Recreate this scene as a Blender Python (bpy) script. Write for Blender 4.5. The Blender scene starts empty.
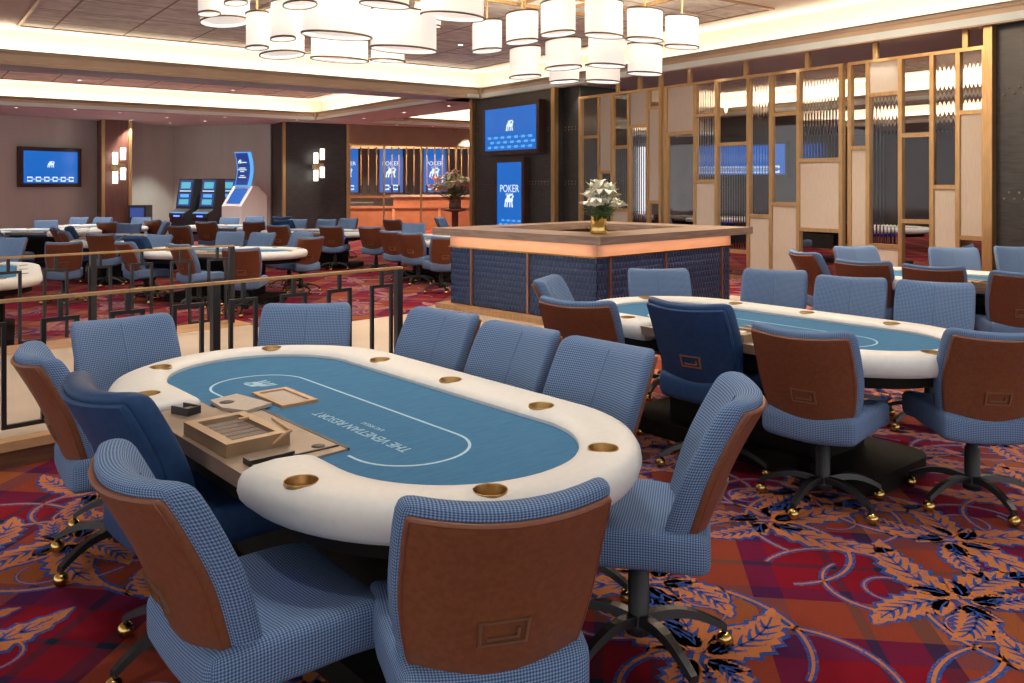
import bpy, math, random
from mathutils import Vector, Matrix
random.seed(7)
# ------------------------------------------------------------------ camera, world, exposure
CAM_H = 1.6; FOC = 850.0; HOR = 185.0
YAW = math.atan(622 / 850)                       # how far the room's long axis stands left of the view axis
CC, SS = math.cos(YAW), math.sin(YAW)
cam_d = bpy.data.cameras.new('camera'); cam = bpy.data.objects.new('camera', cam_d)
bpy.context.scene.collection.objects.link(cam)
cam.location = (0, 0, CAM_H)
cam.rotation_euler = (math.pi / 2, 0, -math.atan2(SS, CC))
cam_d.sensor_width = 36; cam_d.lens = FOC / 1024 * 36
cam_d.shift_y = (HOR - 341.5) / 1024
cam_d.clip_end = 200; cam_d.clip_start = 0.05
bpy.context.scene.camera = cam
world = bpy.data.worlds.new('world'); bpy.context.scene.world = world
world.use_nodes = True
wb = world.node_tree.nodes['Background']
wb.inputs[0].default_value = (0.96, 0.97, 1.0, 1); wb.inputs[1].default_value = 1.05
vs = bpy.context.scene.view_settings
vs.view_transform = 'Standard'; vs.look = 'None'; vs.gamma = 1; vs.use_curve_mapping = False
vs.exposure = 0.68
COL = bpy.context.scene.collection
PI = math.pi; R = math.radians
FWD = math.degrees(math.atan2(CC, SS))           # world heading of the view axis

def area(name, loc, size, sizey, power, rot=(0, 0, 0), color=(1, .87, .72)):
    d = bpy.data.lights.new(name, 'AREA'); d.shape = 'RECTANGLE'; d.size = size; d.size_y = sizey
    d.energy = power; d.color = color
    o = bpy.data.objects.new(name, d); o.location = loc; o.rotation_euler = rot; COL.objects.link(o); return o
def spot(name, loc, power, angle=75, color=(1, .94, .85), r=.05, blend=.6):
    d = bpy.data.lights.new(name, 'SPOT'); d.energy = power; d.color = color
    d.spot_size = R(angle); d.spot_blend = blend; d.shadow_soft_size = r
    o = bpy.data.objects.new(name, d); o.location = loc; COL.objects.link(o); return o
UP = (PI, 0, 0)
# cove lights: real strips lying in the troughs behind the lips of the ceiling coffers
area('cove_light_far', (2.5, 17.25, 3.84), 18, .22, 105, UP)
area('cove_light_right', (11.72, 6.0, 3.84), .22, 22, 85, UP)
area('cove_light_second_far', (2.0, 26.1, 3.84), 18, .22, 95, UP)
area('cove_light_second_right', (11.3, 22.0, 3.84), .22, 7.6, 42, UP)
area('cove_light_third_far', (17.5, 26.1, 3.84), 8, .22, 60, UP)
area('cove_light_beyond_far', (20.75, 10.0, 3.84), .22, 22, 200, UP)
area('cove_light_beyond_near', (13.4, 10.0, 3.84), .22, 22, 200, UP)
area('cove_light_beyond_second', (28.2, 10.0, 3.84), .22, 30, 300, UP)

# added upward fill lamps, unseen, to brighten the coffered ceiling
area('added_ceiling_fill', (8.8, 6.2, 4.02), 2.2, 2.2, 200, UP)
area('added_ceiling_fill', (4.0, 8.4, 4.02), 2.2, 2.2, 200, UP)

# ------------------------------------------------------------------ helpers
def at(px, Z):
    """a point seen px pixels across the view at depth Z -> x, y on the plan"""
    X = (px - 512) / FOC * Z
    return CC * X + SS * Z, -SS * X + CC * Z
def ground(px, py, z):
    Z = FOC * (CAM_H - z) / (py - HOR); return at(px, Z)
def onx(px, x0):
    X1 = (px - 512) / FOC; Z = x0 / (CC * X1 + SS); return (-SS * X1 + CC) * Z, Z
def zat(py, Z): return CAM_H - (py - HOR) / FOC * Z

class MB:
    def __init__(s): s.v = []; s.f = []; s.uv = []; s.mi = []; s.sm = []; s.cur = 0
    def add(s, vs, fs, uvs=None, sm=False):
        b = len(s.v); s.v += [tuple(p) for p in vs]
        for k, f in enumerate(fs):
            s.f.append(tuple(b + i for i in f)); s.mi.append(s.cur); s.sm.append(sm)
            s.uv.append(uvs[k] if uvs else None)
        return s
    def box(s, x0, x1, y0, y1, z0, z1, M=None):
        vs = [(x, y, z) for z in (z0, z1) for y in (y0, y1) for x in (x0, x1)]
        if M: vs = [M @ Vector(p) for p in vs]
        return s.add(vs, [(0, 2, 3, 1), (4, 5, 7, 6), (0, 1, 5, 4), (2, 6, 7, 3), (0, 4, 6, 2), (1, 3, 7, 5)])
    def prism(s, pts, z0, z1, M=None, sm=False):
        n = len(pts)
        vs = [(p[0], p[1], z0) for p in pts] + [(p[0], p[1], z1) for p in pts]
        if M: vs = [M @ Vector(p) for p in vs]
        s.add(vs, [tuple(range(n - 1, -1, -1)), tuple(range(n, 2 * n))])
        return s.add(vs, [(i, (i + 1) % n, n + (i + 1) % n, n + i) for i in range(n)], sm=sm)
    def tube(s, pts, r, n=8, caps=True, closed=False):
        pts = [Vector(p) for p in pts]; m = len(pts); rings = []
        for i, p in enumerate(pts):
            if closed: t = pts[(i + 1) % m] - pts[i - 1]
            else: t = (pts[min(i + 1, m - 1)] - pts[max(i - 1, 0)])
            t.normalize()
            a = Vector((0, 0, 1)) if abs(t.z) < .9 else Vector((1, 0, 0))
            u = t.cross(a).normalized(); w = t.cross(u)
            rr = r[i] if isinstance(r, (list, tuple)) else r
            rings.append([p + (u * math.cos(2 * PI * k / n) + w * math.sin(2 * PI * k / n)) * rr for k in range(n)])
        vs = [q for g in rings for q in g]; fs = []
        for i in range(m if closed else m - 1):
            j = (i + 1) % m
            for k in range(n):
                fs.append((i * n + k, j * n + k, j * n + (k + 1) % n, i * n + (k + 1) % n))
        s.add(vs, fs, sm=True)
        if caps and not closed: s.add(vs, [tuple(range(n)), tuple((m - 1) * n + k for k in range(n - 1, -1, -1))])
        return s
    def lathe(s, prof, c=(0, 0, 0), n=20, sm=True, M=None):
        vs = []
        for r, z in prof:
            for k in range(n):
                a = 2 * PI * k / n; vs.append((c[0] + r * math.cos(a), c[1] + r * math.sin(a), c[2] + z))
        if M: vs = [M @ Vector(p) for p in vs]
        fs = [(i * n + k, i * n + (k + 1) % n, (i + 1) * n + (k + 1) % n, (i + 1) * n + k)
              for i in range(len(prof) - 1) for k in range(n)]
        return s.add(vs, fs, sm=sm)
    def ball(s, c, r, n=12, m=8, sz=1):
        return s.lathe([(max(r * math.sin(PI * i / m), 1e-4), -r * sz * math.cos(PI * i / m)) for i in range(m + 1)], c, n)
    def rbox(s, sx, sy, sz, r, deform=None, seg=(8, 2, 8), c=(0, 0, 0), rn=3):
        """rounded box (half sizes) with metric UVs, optionally bent by deform(p)"""
        def axis(h, n):
            out = [-h + r * (1 - math.cos(PI / 2 * k / rn)) * 1.0 for k in range(rn)]
            out += [-h + r + (2 * h - 2 * r) * k / n for k in range(n + 1)]
            out += [h - r * (1 - math.cos(PI / 2 * k / rn)) for k in range(rn - 1, -1, -1)]
            return out
        H = (sx, sy, sz); A = [axis(H[i], seg[i]) for i in range(3)]
        def rnd(p):
            q = [max(-(H[i] - r), min(H[i] - r, p[i])) for i in range(3)]
            d = Vector((p[0] - q[0], p[1] - q[1], p[2] - q[2]))
            if d.length > 1e-9: d = d.normalized() * r
            return Vector(q) + d
        for ax in range(3):
            u, w = (ax + 1) % 3, (ax + 2) % 3
            for sg in (-1, 1):
                nu, nw = len(A[u]), len(A[w]); vs = []; uv0 = []
                for j in range(nw):
                    for i in range(nu):
                        p = [0, 0, 0]; p[ax] = sg * H[ax]; p[u] = A[u][i]; p[w] = A[w][j]
                        q = rnd(p)
                        uv0.append((p[u] + .013 * ax, p[w] + .017 * sg))
                        if deform: q = Vector(deform(q))
                        vs.append((q[0] + c[0], q[1] + c[1], q[2] + c[2]))
                fs = []; uvs = []
                for j in range(nw - 1):
                    for i in range(nu - 1):
                        f = (j * nu + i, j * nu + i + 1, (j + 1) * nu + i + 1, (j + 1) * nu + i)
                        if sg < 0: f = f[::-1]
                        fs.append(f); uvs.append([uv0[k] for k in f])
                s.add(vs, fs, uvs, sm=True)
        return s
    def build(s, name, mats, parent=None, loc=None, rotz=None, weld=False):
        me = bpy.data.meshes.new(name); me.from_pydata(s.v, [], s.f)
        if not isinstance(mats, (list, tuple)): mats = [mats]
        for m in mats: me.materials.append(m)
        me.polygons.foreach_set('material_index', s.mi); me.polygons.foreach_set('use_smooth', s.sm)
        if any(s.uv):
            ul = me.uv_layers.new(name='UVMap'); li = 0; flat = []
            for f, u in zip(s.f, s.uv):
                flat += [c for q in (u or [(0, 0)] * len(f)) for c in q]
            ul.data.foreach_set('uv', flat)
        if weld:
            import bmesh
            bm = bmesh.new(); bm.from_mesh(me); bmesh.ops.remove_doubles(bm, verts=bm.verts, dist=1e-5); bm.to_mesh(me); bm.free()
        me.update()
        o = bpy.data.objects.new(name, me); COL.objects.link(o)
        if parent: o.parent = parent
        if loc: o.location = loc
        if rotz is not None: o.rotation_euler = (0, 0, rotz)
        return o
def empty(name, loc=(0, 0, 0), rz=0):
    o = bpy.data.objects.new(name, None); o.empty_display_size = .1; o.location = loc; o.rotation_euler = (0, 0, rz)
    COL.objects.link(o); return o
def tag(o, label=None, cat=None, group=None, kind=None):
    if label: o['label'] = label
    if cat: o['category'] = cat
    if group: o['group'] = group
    if kind: o['kind'] = kind
    return o
def struct(o): o['kind'] = 'structure'; return o
def copy_tree(o, parent=None):
    c = o.copy(); COL.objects.link(c)
    if parent: c.parent = parent
    for ch in list(o.children): copy_tree(ch, c)
    return c

# ------------------------------------------------------------------ materials
def mat(name, col, rough=.6, metal=0, emit=None, es=0, spec=.5):
    m = bpy.data.materials.new(name); m.use_nodes = True; b = m.node_tree.nodes['Principled BSDF']
    b.inputs['Base Color'].default_value = (*col, 1); b.inputs['Roughness'].default_value = rough
    b.inputs['Metallic'].default_value = metal; b.inputs['Specular IOR Level'].default_value = spec
    if emit: b.inputs['Emission Color'].default_value = (*emit, 1); b.inputs['Emission Strength'].default_value = es
    return m
def N(m, t): return m.node_tree.nodes.new(t)
def L(m, a, b): m.node_tree.links.new(a, b)
def ramp(m, fac, stops, const=False):
    r = N(m, 'ShaderNodeValToRGB'); e = r.color_ramp.elements
    if const: r.color_ramp.interpolation = 'CONSTANT'
    while len(e) < len(stops): e.new(.5)
    for el, (p, c) in zip(e, stops): el.position = p; el.color = (*c, 1)
    L(m, fac, r.inputs[0]); return r.outputs[0]
def noise(m, scale, vec=None, detail=3, dist=0):
    n = N(m, 'ShaderNodeTexNoise'); n.inputs['Scale'].default_value = scale; n.inputs['Detail'].default_value = detail
    n.inputs['Distortion'].default_value = dist
    if vec is None: vec = N(m, 'ShaderNodeTexCoord').outputs['Object']
    L(m, vec, n.inputs['Vector']); return n.outputs['Fac']
def mapping(m, src='Object', scale=(1, 1, 1), rot=(0, 0, 0)):
    tc = N(m, 'ShaderNodeTexCoord'); mp = N(m, 'ShaderNodeMapping'); mp.inputs['Scale'].default_value = scale
    mp.inputs['Rotation'].default_value = rot; L(m, tc.outputs[src], mp.inputs['Vector']); return mp.outputs['Vector']
def mathn(m, op, a, b=None):
    n = N(m, 'ShaderNodeMath'); n.operation = op
    for i, x in enumerate((a, b)):
        if x is None: continue
        if isinstance(x, (int, float)): n.inputs[i].default_value = x
        else: L(m, x, n.inputs[i])
    return n.outputs[0]
def mixc(m, f, a, b):
    n = N(m, 'ShaderNodeMix'); n.data_type = 'RGBA'
    if isinstance(f, (int, float)): n.inputs[0].default_value = f
    else: L(m, f, n.inputs[0])
    for i, x in ((6, a), (7, b)):
        if isinstance(x, tuple): n.inputs[i].default_value = (*x, 1)
        else: L(m, x, n.inputs[i])
    return n.outputs[2]
def setcol(m, sock): L(m, sock, m.node_tree.nodes['Principled BSDF'].inputs['Base Color'])
def bump(m, h, st=.3, dist=.01):
    b = N(m, 'ShaderNodeBump'); b.inputs['Strength'].default_value = st; b.inputs['Distance'].default_value = dist
    L(m, h, b.inputs['Height']); L(m, b.outputs[0], m.node_tree.nodes['Principled BSDF'].inputs['Normal'])
def nmat(name, c0, c1, scale=8, rough=.6, metal=0, sc=(1, 1, 1), bmp=0, spec=.5, lo=.35, hi=.65):
    m = mat(name, c0, rough, metal, spec=spec)
    f = noise(m, scale, mapping(m, 'Object', sc), 4)
    setcol(m, ramp(m, f, [(lo, c0), (hi, c1)]))
    if bmp: bump(m, f, bmp, .004)
    return m
# woven blue check
M_fab = mat('blue_houndstooth', (.1, .2, .4), .9, spec=.2)
uvn = N(M_fab, 'ShaderNodeUVMap'); uvn.uv_map = 'UVMap'
sp = N(M_fab, 'ShaderNodeSeparateXYZ'); L(M_fab, uvn.outputs[0], sp.inputs[0])
P_ = 2 * PI / .0085
su = mathn(M_fab, 'SINE', mathn(M_fab, 'MULTIPLY', sp.outputs[0], P_)); sv = mathn(M_fab, 'SINE', mathn(M_fab, 'MULTIPLY', sp.outputs[1], P_))
f_ = mathn(M_fab, 'ADD', mathn(M_fab, 'MULTIPLY', mathn(M_fab, 'ADD', su, sv), .27), .5)
setcol(M_fab, ramp(M_fab, f_, [(.25, (.034, .078, .18)), (.8, (.22, .32, .49))]))
bump(M_fab, f_, .25, .002)
M_navy = nmat('navy_upholstery', (.012, .045, .125), (.016, .058, .15), 30, .55, spec=.3)
M_lea = nmat('tan_leather', (.155, .053, .022), (.195, .068, .028), 60, .42, bmp=.12, spec=.5)
M_pipe = mat('leather_piping', (.17, .05, .022), .45)
M_black = mat('black_metal', (.012, .012, .013), .35, spec=.6)
M_plas = mat('black_plastic', (.015, .015, .017), .5)
M_gold = mat('polished_brass', (.62, .42, .13), .22, 1)
M_brass = nmat('brushed_brass', (.42, .26, .11), (.50, .32, .15), 40, .38, .75, sc=(1, 1, .1))
M_cup = mat('cup_brass', (.46, .30, .12), .33, 1)
M_bronze = mat('bronze_trim', (.34, .23, .13), .35, .7)
M_cream = nmat('cream_vinyl', (.62, .63, .61), (.65, .66, .64), 40, .45, spec=.35)
# felt with very faint weave
M_felt = nmat('teal_blue_felt', (.052, .165, .30), (.062, .19, .34), 14, .95, sc=(1, 6, 1), spec=.1)
M_line = mat('printed_line', (.42, .62, .72), .9, spec=.1)
M_print = mat('printed_logo', (.36, .56, .68), .9, spec=.1)
M_wood = nmat('weathered_walnut', (.17, .115, .078), (.24, .17, .12), 4, .35, sc=(10, 1.2, 4), spec=.5)
M_wood2 = nmat('grey_brown_wood', (.20, .145, .105), (.30, .225, .17), 4, .45, sc=(1, 1, 8))
M_ctop = nmat('driftwood_counter', (.20, .14, .105), (.30, .22, .17), 3, .35, sc=(1.2, 1.2, 10))
M_oak = nmat('golden_oak', (.42, .25, .12), (.52, .32, .17), 5, .4, sc=(1, 8, 1))
M_riser = nmat('dark_walnut_riser', (.10, .045, .025), (.14, .065, .035), 5, .4, sc=(1, 1, 9))
M_stone = nmat('beige_marble', (.50, .43, .35), (.60, .52, .44), 1.6, .3, spec=.4)
M_dark = nmat('dark_base', (.007, .005, .0045), (.012, .009, .007), 4, .75, spec=.15)
M_wall = nmat('taupe_wallcovering', (.54, .57, .52), (.58, .61, .56), 3, .8, sc=(1, 1, .2))
M_head = nmat('tan_header', (.30, .20, .13), (.34, .23, .15), 3, .6)
M_redwood = nmat('red_mahogany', (.11, .045, .032), (.15, .062, .045), 3, .3, sc=(4, 4, .4))
M_blackpan = nmat('charcoal_panel', (.022, .021, .020), (.040, .038, .036), 5, .4, sc=(1, 1, 6))
M_soffit = nmat('grey_soffit', (.62, .71, .70), (.64, .73, .72), 2, .9)
M_ceil = nmat('cream_plaster', (.74, .65, .54), (.76, .67, .56), 2, .85)
M_mould = nmat('tan_moulding', (.46, .335, .235), (.50, .37, .26), 2, .6)
M_tan = nmat('linen_panel', (.44, .385, .32), (.48, .42, .355), 60, .8, sc=(1, 1, .1))
M_frame = mat('dark_red_tv_frame', (.045, .018, .014), .35)
M_white = mat('white_enamel', (.75, .73, .70), .35)
# ceiling tile: leafy tan fabric with grid grooves
M_tile = mat('leaf_patterned_ceiling_tile', (.35, .27, .2), .8)
v = mapping(M_tile, 'Object', (1, 1, 1))
f1 = noise(M_tile, 2.2, mapping(M_tile, 'Object', (1, 2.6, 1), (0, 0, .5)), 5, 1.2)
br = N(M_tile, 'ShaderNodeTexBrick'); br.offset = 0; br.inputs['Scale'].default_value = 1
br.inputs['Brick Width'].default_value = 1.15; br.inputs['Row Height'].default_value = 1.15; br.inputs['Mortar Size'].default_value = .022
br.inputs['Mortar Smooth'].default_value = .3
L(M_tile, v, br.inputs['Vector'])
tc_ = ramp(M_tile, f1, [(.38, (.66, .63, .53)), (.62, (.90, .87, .76))])
setcol(M_tile, mixc(M_tile, br.outputs['Fac'], tc_, (.34, .28, .20)))
# glass
def glassmat(name, ribs):
    m = bpy.data.materials.new(name); m.use_nodes = True; nt = m.node_tree; nt.nodes.clear()
    out = N(m, 'ShaderNodeOutputMaterial')
    if ribs:
        g = N(m, 'ShaderNodeBsdfGlass'); g.inputs['IOR'].default_value = 1.32; g.inputs['Roughness'].default_value = .0
        g.inputs['Color'].default_value = (.96, .95, .95, 1); L(m, g.outputs[0], out.inputs[0]); return m
    mx = N(m, 'ShaderNodeMixShader'); gl = N(m, 'ShaderNodeBsdfGlossy')
    gl.inputs['Roughness'].default_value = .02; gl.inputs['Color'].default_value = (.9, .88, .86, 1)
    tr = N(m, 'ShaderNodeBsdfTransparent'); tr.inputs['Color'].default_value = (.92, .91, .90, 1)
    mx.inputs[0].default_value = .04
    L(m, tr.outputs[0], mx.inputs[1]); L(m, gl.outputs[0], mx.inputs[2]); L(m, mx.outputs[0], out.inputs[0]); return m
M_glass = glassmat('clear_bronze_glass', False); M_rib = glassmat('reeded_glass', True)
def emis(name, col, st):
    m = mat(name, (.02, .02, .02), .3, 0, col, st * .62); return m
M_blue = emis('blue_screen', (.0, .135, .56), 1.0)
M_sw = emis('screen_white', (.75, .9, 1), 1.1); M_sl = emis('screen_light_blue', (.10, .42, .95), 1.1)
M_cy = emis('screen_cyan', (.12, .55, .68), .9); M_dkb = emis('screen_dark_blue', (.01, .05, .28), .9)
M_led = emis('blue_led', (.05, .1, 1), 6)
M_shade = mat('white_fabric_shade', (.8, .78, .75), .8, 0, (1, .94, .88), .24)
M_rim = mat('dark_rim', (.10, .065, .04), .4, .4)
M_diff = mat('frosted_diffuser', (.8, .78, .75), .6, 0, (1, .93, .85), .36)
M_topglow = mat('added_top_glow', (.8, .78, .75), .6, 0, (1, .90, .78), 9)  # glow added over the shades, out of sight, to brighten the ceiling
M_lampg = mat('lit_sconce_glass', (.8, .8, .8), .4, 0, (1, .90, .78), 2.2)
M_dl = mat('downlight_lens', (.8, .8, .8), .4, 0, (1, .93, .84), 5)
M_coplit = nmat('backlit_copper_band', (.62, .33, .20), (.68, .37, .23), 3, .35, sc=(1, 1, 5))
M_cashier = nmat('orange_backlit_wood', (.40, .17, .095), (.48, .21, .12), 3, .4)
# ------------------------------------------------------------------ carpet
M_carpet = mat('plaid_carpet', (.2, .02, .03), .95, spec=.1)
mp = mapping(M_carpet, 'Object', (1, 1, 1), (0, 0, R(-46.5)))
sp = N(M_carpet, 'ShaderNodeSeparateXYZ'); L(M_carpet, mp, sp.inputs[0])
def tartan(s, off, stops):
    return ramp(M_carpet, mathn(M_carpet, 'FRACT', mathn(M_carpet, 'ADD', mathn(M_carpet, 'MULTIPLY', s, 1 / .95), off)), stops, True)
nv, pu, re, og = (.005, .018, .040), (.060, .008, .055), (.20, .003, .012), (.27, .075, .022)
ta = tartan(sp.outputs[0], .33, [(0, re), (.20, nv), (.24, re), (.46, pu), (.62, og), (.90, pu)])
tb = tartan(sp.outputs[1], .10, [(0, re), (.16, nv), (.20, re), (.44, pu), (.56, og), (.84, og), (.92, nv)])
cm = mixc(M_carpet, .5, ta, tb)
spk = noise(M_carpet, 260, None, 2)
cm2 = mixc(M_carpet, mathn(M_carpet, 'MULTIPLY', mathn(M_carpet, 'GREATER_THAN', spk, .56), .45), cm, (.03, .02, .04))
setcol(M_carpet, cm2)
def speck(name, a, b, thr, sc=110):
    m = mat(name, a, .95, spec=.1); f = noise(m, sc, None, 3)
    setcol(m, ramp(m, f, [(thr - .02, a), (thr + .03, b)])); return m
M_mo = speck('carpet_orange_motif', (.46, .155, .045), (.09, .10, .30), .61, 60)
M_mb = speck('carpet_blue_motif', (.02, .065, .27), (.24, .095, .06), .60, 60)
M_md = speck('carpet_navy_vein', (.03, .07, .26), (.08, .06, .2), .6)

def motif(mb, ox, oy, rot, rnd):
    """one scrolling spray: serrated feather leaves, coiled vines and a blossom, woven into the carpet"""
    c, s = math.cos(rot), math.sin(rot)
    x_s = .62
    def W(x, y, z, x_s=.78):
        x *= x_s; y *= x_s
        return (ox + c * x - s * y, oy + s * x + c * y, z)
    def strip(pts, wf, z, mi):
        mb.cur = mi; vs = []; n = len(pts)
        for i, (x, y) in enumerate(pts):
            x1, y1 = pts[min(i + 1, n - 1)]; x0, y0 = pts[max(i - 1, 0)]
            d = math.hypot(x1 - x0, y1 - y0) or 1; nx, ny = -(y1 - y0) / d, (x1 - x0) / d
            a, b = wf(i / (n - 1), i); vs += [W(x + nx * a, y + ny * a, z), W(x - nx * b, y - ny * b, z)]
        mb.add(vs, [(2 * i + 1, 2 * i + 3, 2 * i + 2, 2 * i) for i in range(n - 1)])
    def arc(x, y, a, ln, bend, n=18):
        pts = []
        for i in range(n + 1):
            pts.append((x, y)); aa = a + bend * (i / n); x += math.cos(aa) * ln / n; y += math.sin(aa) * ln / n
        return pts
    def leaf(x, y, a, ln, w, bend):
        p = arc(x, y, a, ln, bend, 26)
        sh = lambda t: math.sin(PI * min(1, t ** .75)) ** .8 * w if 0 < t < 1 else 0
        saw = lambda i: 1 + (.22 if i % 3 == 0 else (-.12 if i % 3 == 1 else .03))
        strip(p, lambda t, i: (sh(t) * saw(i) + .012, sh(t) * saw(i + 1) + .012), .0012, 1)
        strip(p, lambda t, i: (sh(t) * saw(i) * .87, sh(t) * saw(i + 1) * .87), .0020, 0)
        strip(p[3:-4], lambda t, i: (.005, .005), .0027, 2)
        for k in (range(5, 20, 3) if w > .07 else ()):                                   # veins
            for sg in (-1, 1):
                dx, dy = p[k + 1][0] - p[k][0], p[k + 1][1] - p[k][1]; an = math.atan2(dy, dx) + sg * .75
                strip(arc(p[k][0], p[k][1], an, sh(k / 26) * .95, -sg * .4, 4), lambda t, i: (.011 * (1 - t) + .002,) * 2, .0027, 2)
    def vine(x, y, a, ln, bend, w=.03):
        p = arc(x, y, a, ln, bend, 34)
        strip(p, lambda t, i: (w * (1 - .5 * t) + .004 * (i % 2),) * 2, .0010, 1)
        strip(p, lambda t, i: (w * .38 * (1 - .5 * t),) * 2, .0018, 0)
        return p[-1]
    k = rnd.uniform(.85, 1.15); fl = rnd.choice((-1, 1))
    leaf(0, 0, .1, .85 * k, .11, fl * .9); leaf(.02, .04, 1.2, .62 * k, .10, -fl * .8); leaf(0, -.03, -1.1, .70 * k, .11, fl * 1.1)
    leaf(-.05, 0, 2.6, .5 * k, .09, fl * 1.2); leaf(-.03, -.05, -2.3, .45 * k, .08, -fl * 1.0)
    for q in range(5): leaf(.05 * math.cos(q * 1.26), .05 * math.sin(q * 1.26), q * 1.26 + .4, .20, .055, .8)
    vine(0, 0, 3.0, 1.25, fl * 2.2, .034); vine(.1, 0, -.55, 1.15, -fl * 2.6, .032); vine(0, .1, 1.9, 1.0, fl * 3.4, .028)
    vine(.3, .1, .7, .6, -fl * 4.5, .016); vine(-.3, .1, 2.2, .55, fl * 4.6, .016)
BU, BV = math.cos(R(8.3)), math.sin(R(8.3))      # the walkway, railings and bar stand turned a little from the ceiling grid
def WF(u, v): return (5.68 + BU * u - BV * v, 6.33 + BV * u + BU * v)
def carpet(name, poly, z, cells, step, seed):
    mb = MB(); mb.cur = 3; n = len(poly)
    mb.add([(x, y, z) for x, y in poly], [tuple(range(n))])
    rnd = random.Random(seed); m2 = MB()
    for (x0, x1, y0, y1) in cells:
        y = y0
        while y < y1:
            x = x0
            while x < x1:
                motif(m2, x + rnd.uniform(-.25, .25) * step, y + rnd.uniform(-.25, .25) * step, rnd.uniform(0, 6.28), rnd); x += step
            y += step
    b = len(mb.v); mb.v += [(x, y, zz + z) for x, y, zz in m2.v]
    mb.f += [tuple(i + b for i in f) for f in m2.f]; mb.mi += m2.mi; mb.sm += m2.sm; mb.uv += m2.uv
    o = mb.build(name, [M_mo, M_mb, M_md, M_carpet]); return struct(o)
near_poly = [WF(-14, -12), (33, -12), (33, 17.5), (12.5, 17.5), (12.5, 14.3), WF(.3, 1.5), WF(-14, 1.5)]
carpet('floor', near_poly, 0, [(-1.6, 8.6, -.6, 5.6), (9.2, 12.5, 4.5, 12.5)], .80, 3)
far_poly = [WF(-16, 2.0), WF(.3, 2.0), (12.5, 14.3), (12.5, 17.5), (33, 17.5), (33, 42), (-20, 42)]
carpet('floor', far_poly, -.15, [(-1.5, 9.5, 9.2, 15.5)], 1.35, 5)

# ------------------------------------------------------------------ raised walkway between the two pits
wk = MB(); P = [WF(*p) for p in ((-16, .06), (3.35, .06), (3.35, .5), (2.6, .5), (2.6, 2.5), (-.2, 2.5), (-.2, 2.2), (-2.3, 2.2), (-2.3, 2.75), (-16, 2.75))]
wk.prism(P, -.15, .15); walk = struct(wk.build('floor', M_stone)); walk['label'] = 'raised beige marble walkway'
def wbox(mb, u0, u1, v0, v1, z0, z1): mb.prism([WF(u0, v0), WF(u1, v0), WF(u1, v1), WF(u0, v1)], z0, z1); return mb
struct(wbox(MB(), -16, 3.35, -.05, .06, .10, .152).build('trim_1', M_oak))
struct(wbox(MB(), -16, 3.35, -.03, .06, -.02, .10).build('trim_2', M_riser))
struct(wbox(MB(), -16, -2.25, 2.75, 3.2, -.15, .152).build('trim_3', M_oak))

# ------------------------------------------------------------------ ceiling: soffits and three coffers
ZS, ZL, ZU = 3.7, 3.95, 4.35
sf = MB()
def slab(x0, x1, y0, y1, z0=ZS, z1=3.80): sf.box(x0, x1, y0, y1, z0, z1)
# far beam, coffers 2 and 3, right soffit, coffer beyond the screen
slab(-10, 11.5, 17.05, 18.0); slab(-10, 33, 25.9, 36); slab(11.5, 12.9, 17.05, 25.9)   # between 2 and 3
slab(11.5, 13.3, -8, 17.05); slab(12.9, 13.3, 17.05, 18.0); slab(13.3, 21.8, 17.05, 18.0)
slab(20.5, 21.8, -8, 17.05); slab(20.5, 21.8, 18.0, 25.9); slab(27.9, 33, -8, 25.9)
struct(sf.build('ceiling', M_soffit))
up = MB(); up.box(-10, 33, -8, 36, ZU, ZU + .1); struct(up.build('ceiling', M_ceil))
def coffer(n, x0, x1, y0, y1, sides, edge):
    """moulded fascias with a light trough behind the lip and a cream back wall"""
    f = MB(); w = MB()
    prof = [(0, ZS - .02), (.05, ZS - .02), (.05, ZS + .03), (.02, ZS + .05), (.02, ZS + .17), (-.015, ZS + .20), (-.015, ZL), (.04, ZL)]
    for k, sd in enumerate(sides):
        # sd: axis, position of the fascia, direction outward, extent
        ax, pos, dr, a, b = sd
        pts = [(pos + dr * (.06 - p[0]), p[1]) for p in prof] ; n_ = len(pts)
        back = [(pos + dr * .08, ZL), (pos + dr * .08, ZS - .02)]
        poly = pts + back
        vs = []
        for t in (a, b):
            for (q, z) in poly: vs.append((q, t, z) if ax == 'x' else (t, q, z))
        m_ = len(poly)
        f.add(vs, [(i, (i + 1) % m_, m_ + (i + 1) % m_, m_ + i) for i in range(m_)] + [tuple(range(m_)), tuple(range(2 * m_ - 1, m_ - 1, -1))])
        q0, q1 = pos + dr * .36, pos + dr * .42
        if q0 > q1: q0, q1 = q1, q0
        if ax == 'x': w.box(q0, q1, a - .36, b + .36, 3.8, ZU)
        else: w.box(a - .36, b + .36, q0, q1, 3.8, ZU)
    struct(f.build('trim_%d' % n, M_mould)); struct(w.build('trim_%d' % (n + 20), M_ceil))
coffer(4, 0, 0, 0, 0, [('y', 17.0, 1, -10, 11.5), ('x', 11.5, 1, -8, 17.0)], 0)
coffer(5, 0, 0, 0, 0, [('y', 25.9, 1, -10, 11.1), ('x', 11.1, 1, 18.0, 25.9)], 0)
coffer(6, 0, 0, 0, 0, [('y', 25.9, 1, 12.9, 20.1), ('x', 20.1, 1, 18.0, 25.9)], 0)
coffer(7, 0, 0, 0, 0, [('x', 20.5, 1, -8, 17.0), ('y', 17.0, 1, 13.3, 20.5)], 0)
coffer(14, 0, 0, 0, 0, [('x', 27.9, 1, -8, 25.9)], 0)
sl2 = MB(); sl2.box(11.1, 11.5, 18.0, 25.9, ZS, 3.78); sl2.box(11.1, 12.95, 17.0, 18.05, ZS, 3.78); struct(sl2.build('ceiling', M_soffit))
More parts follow.
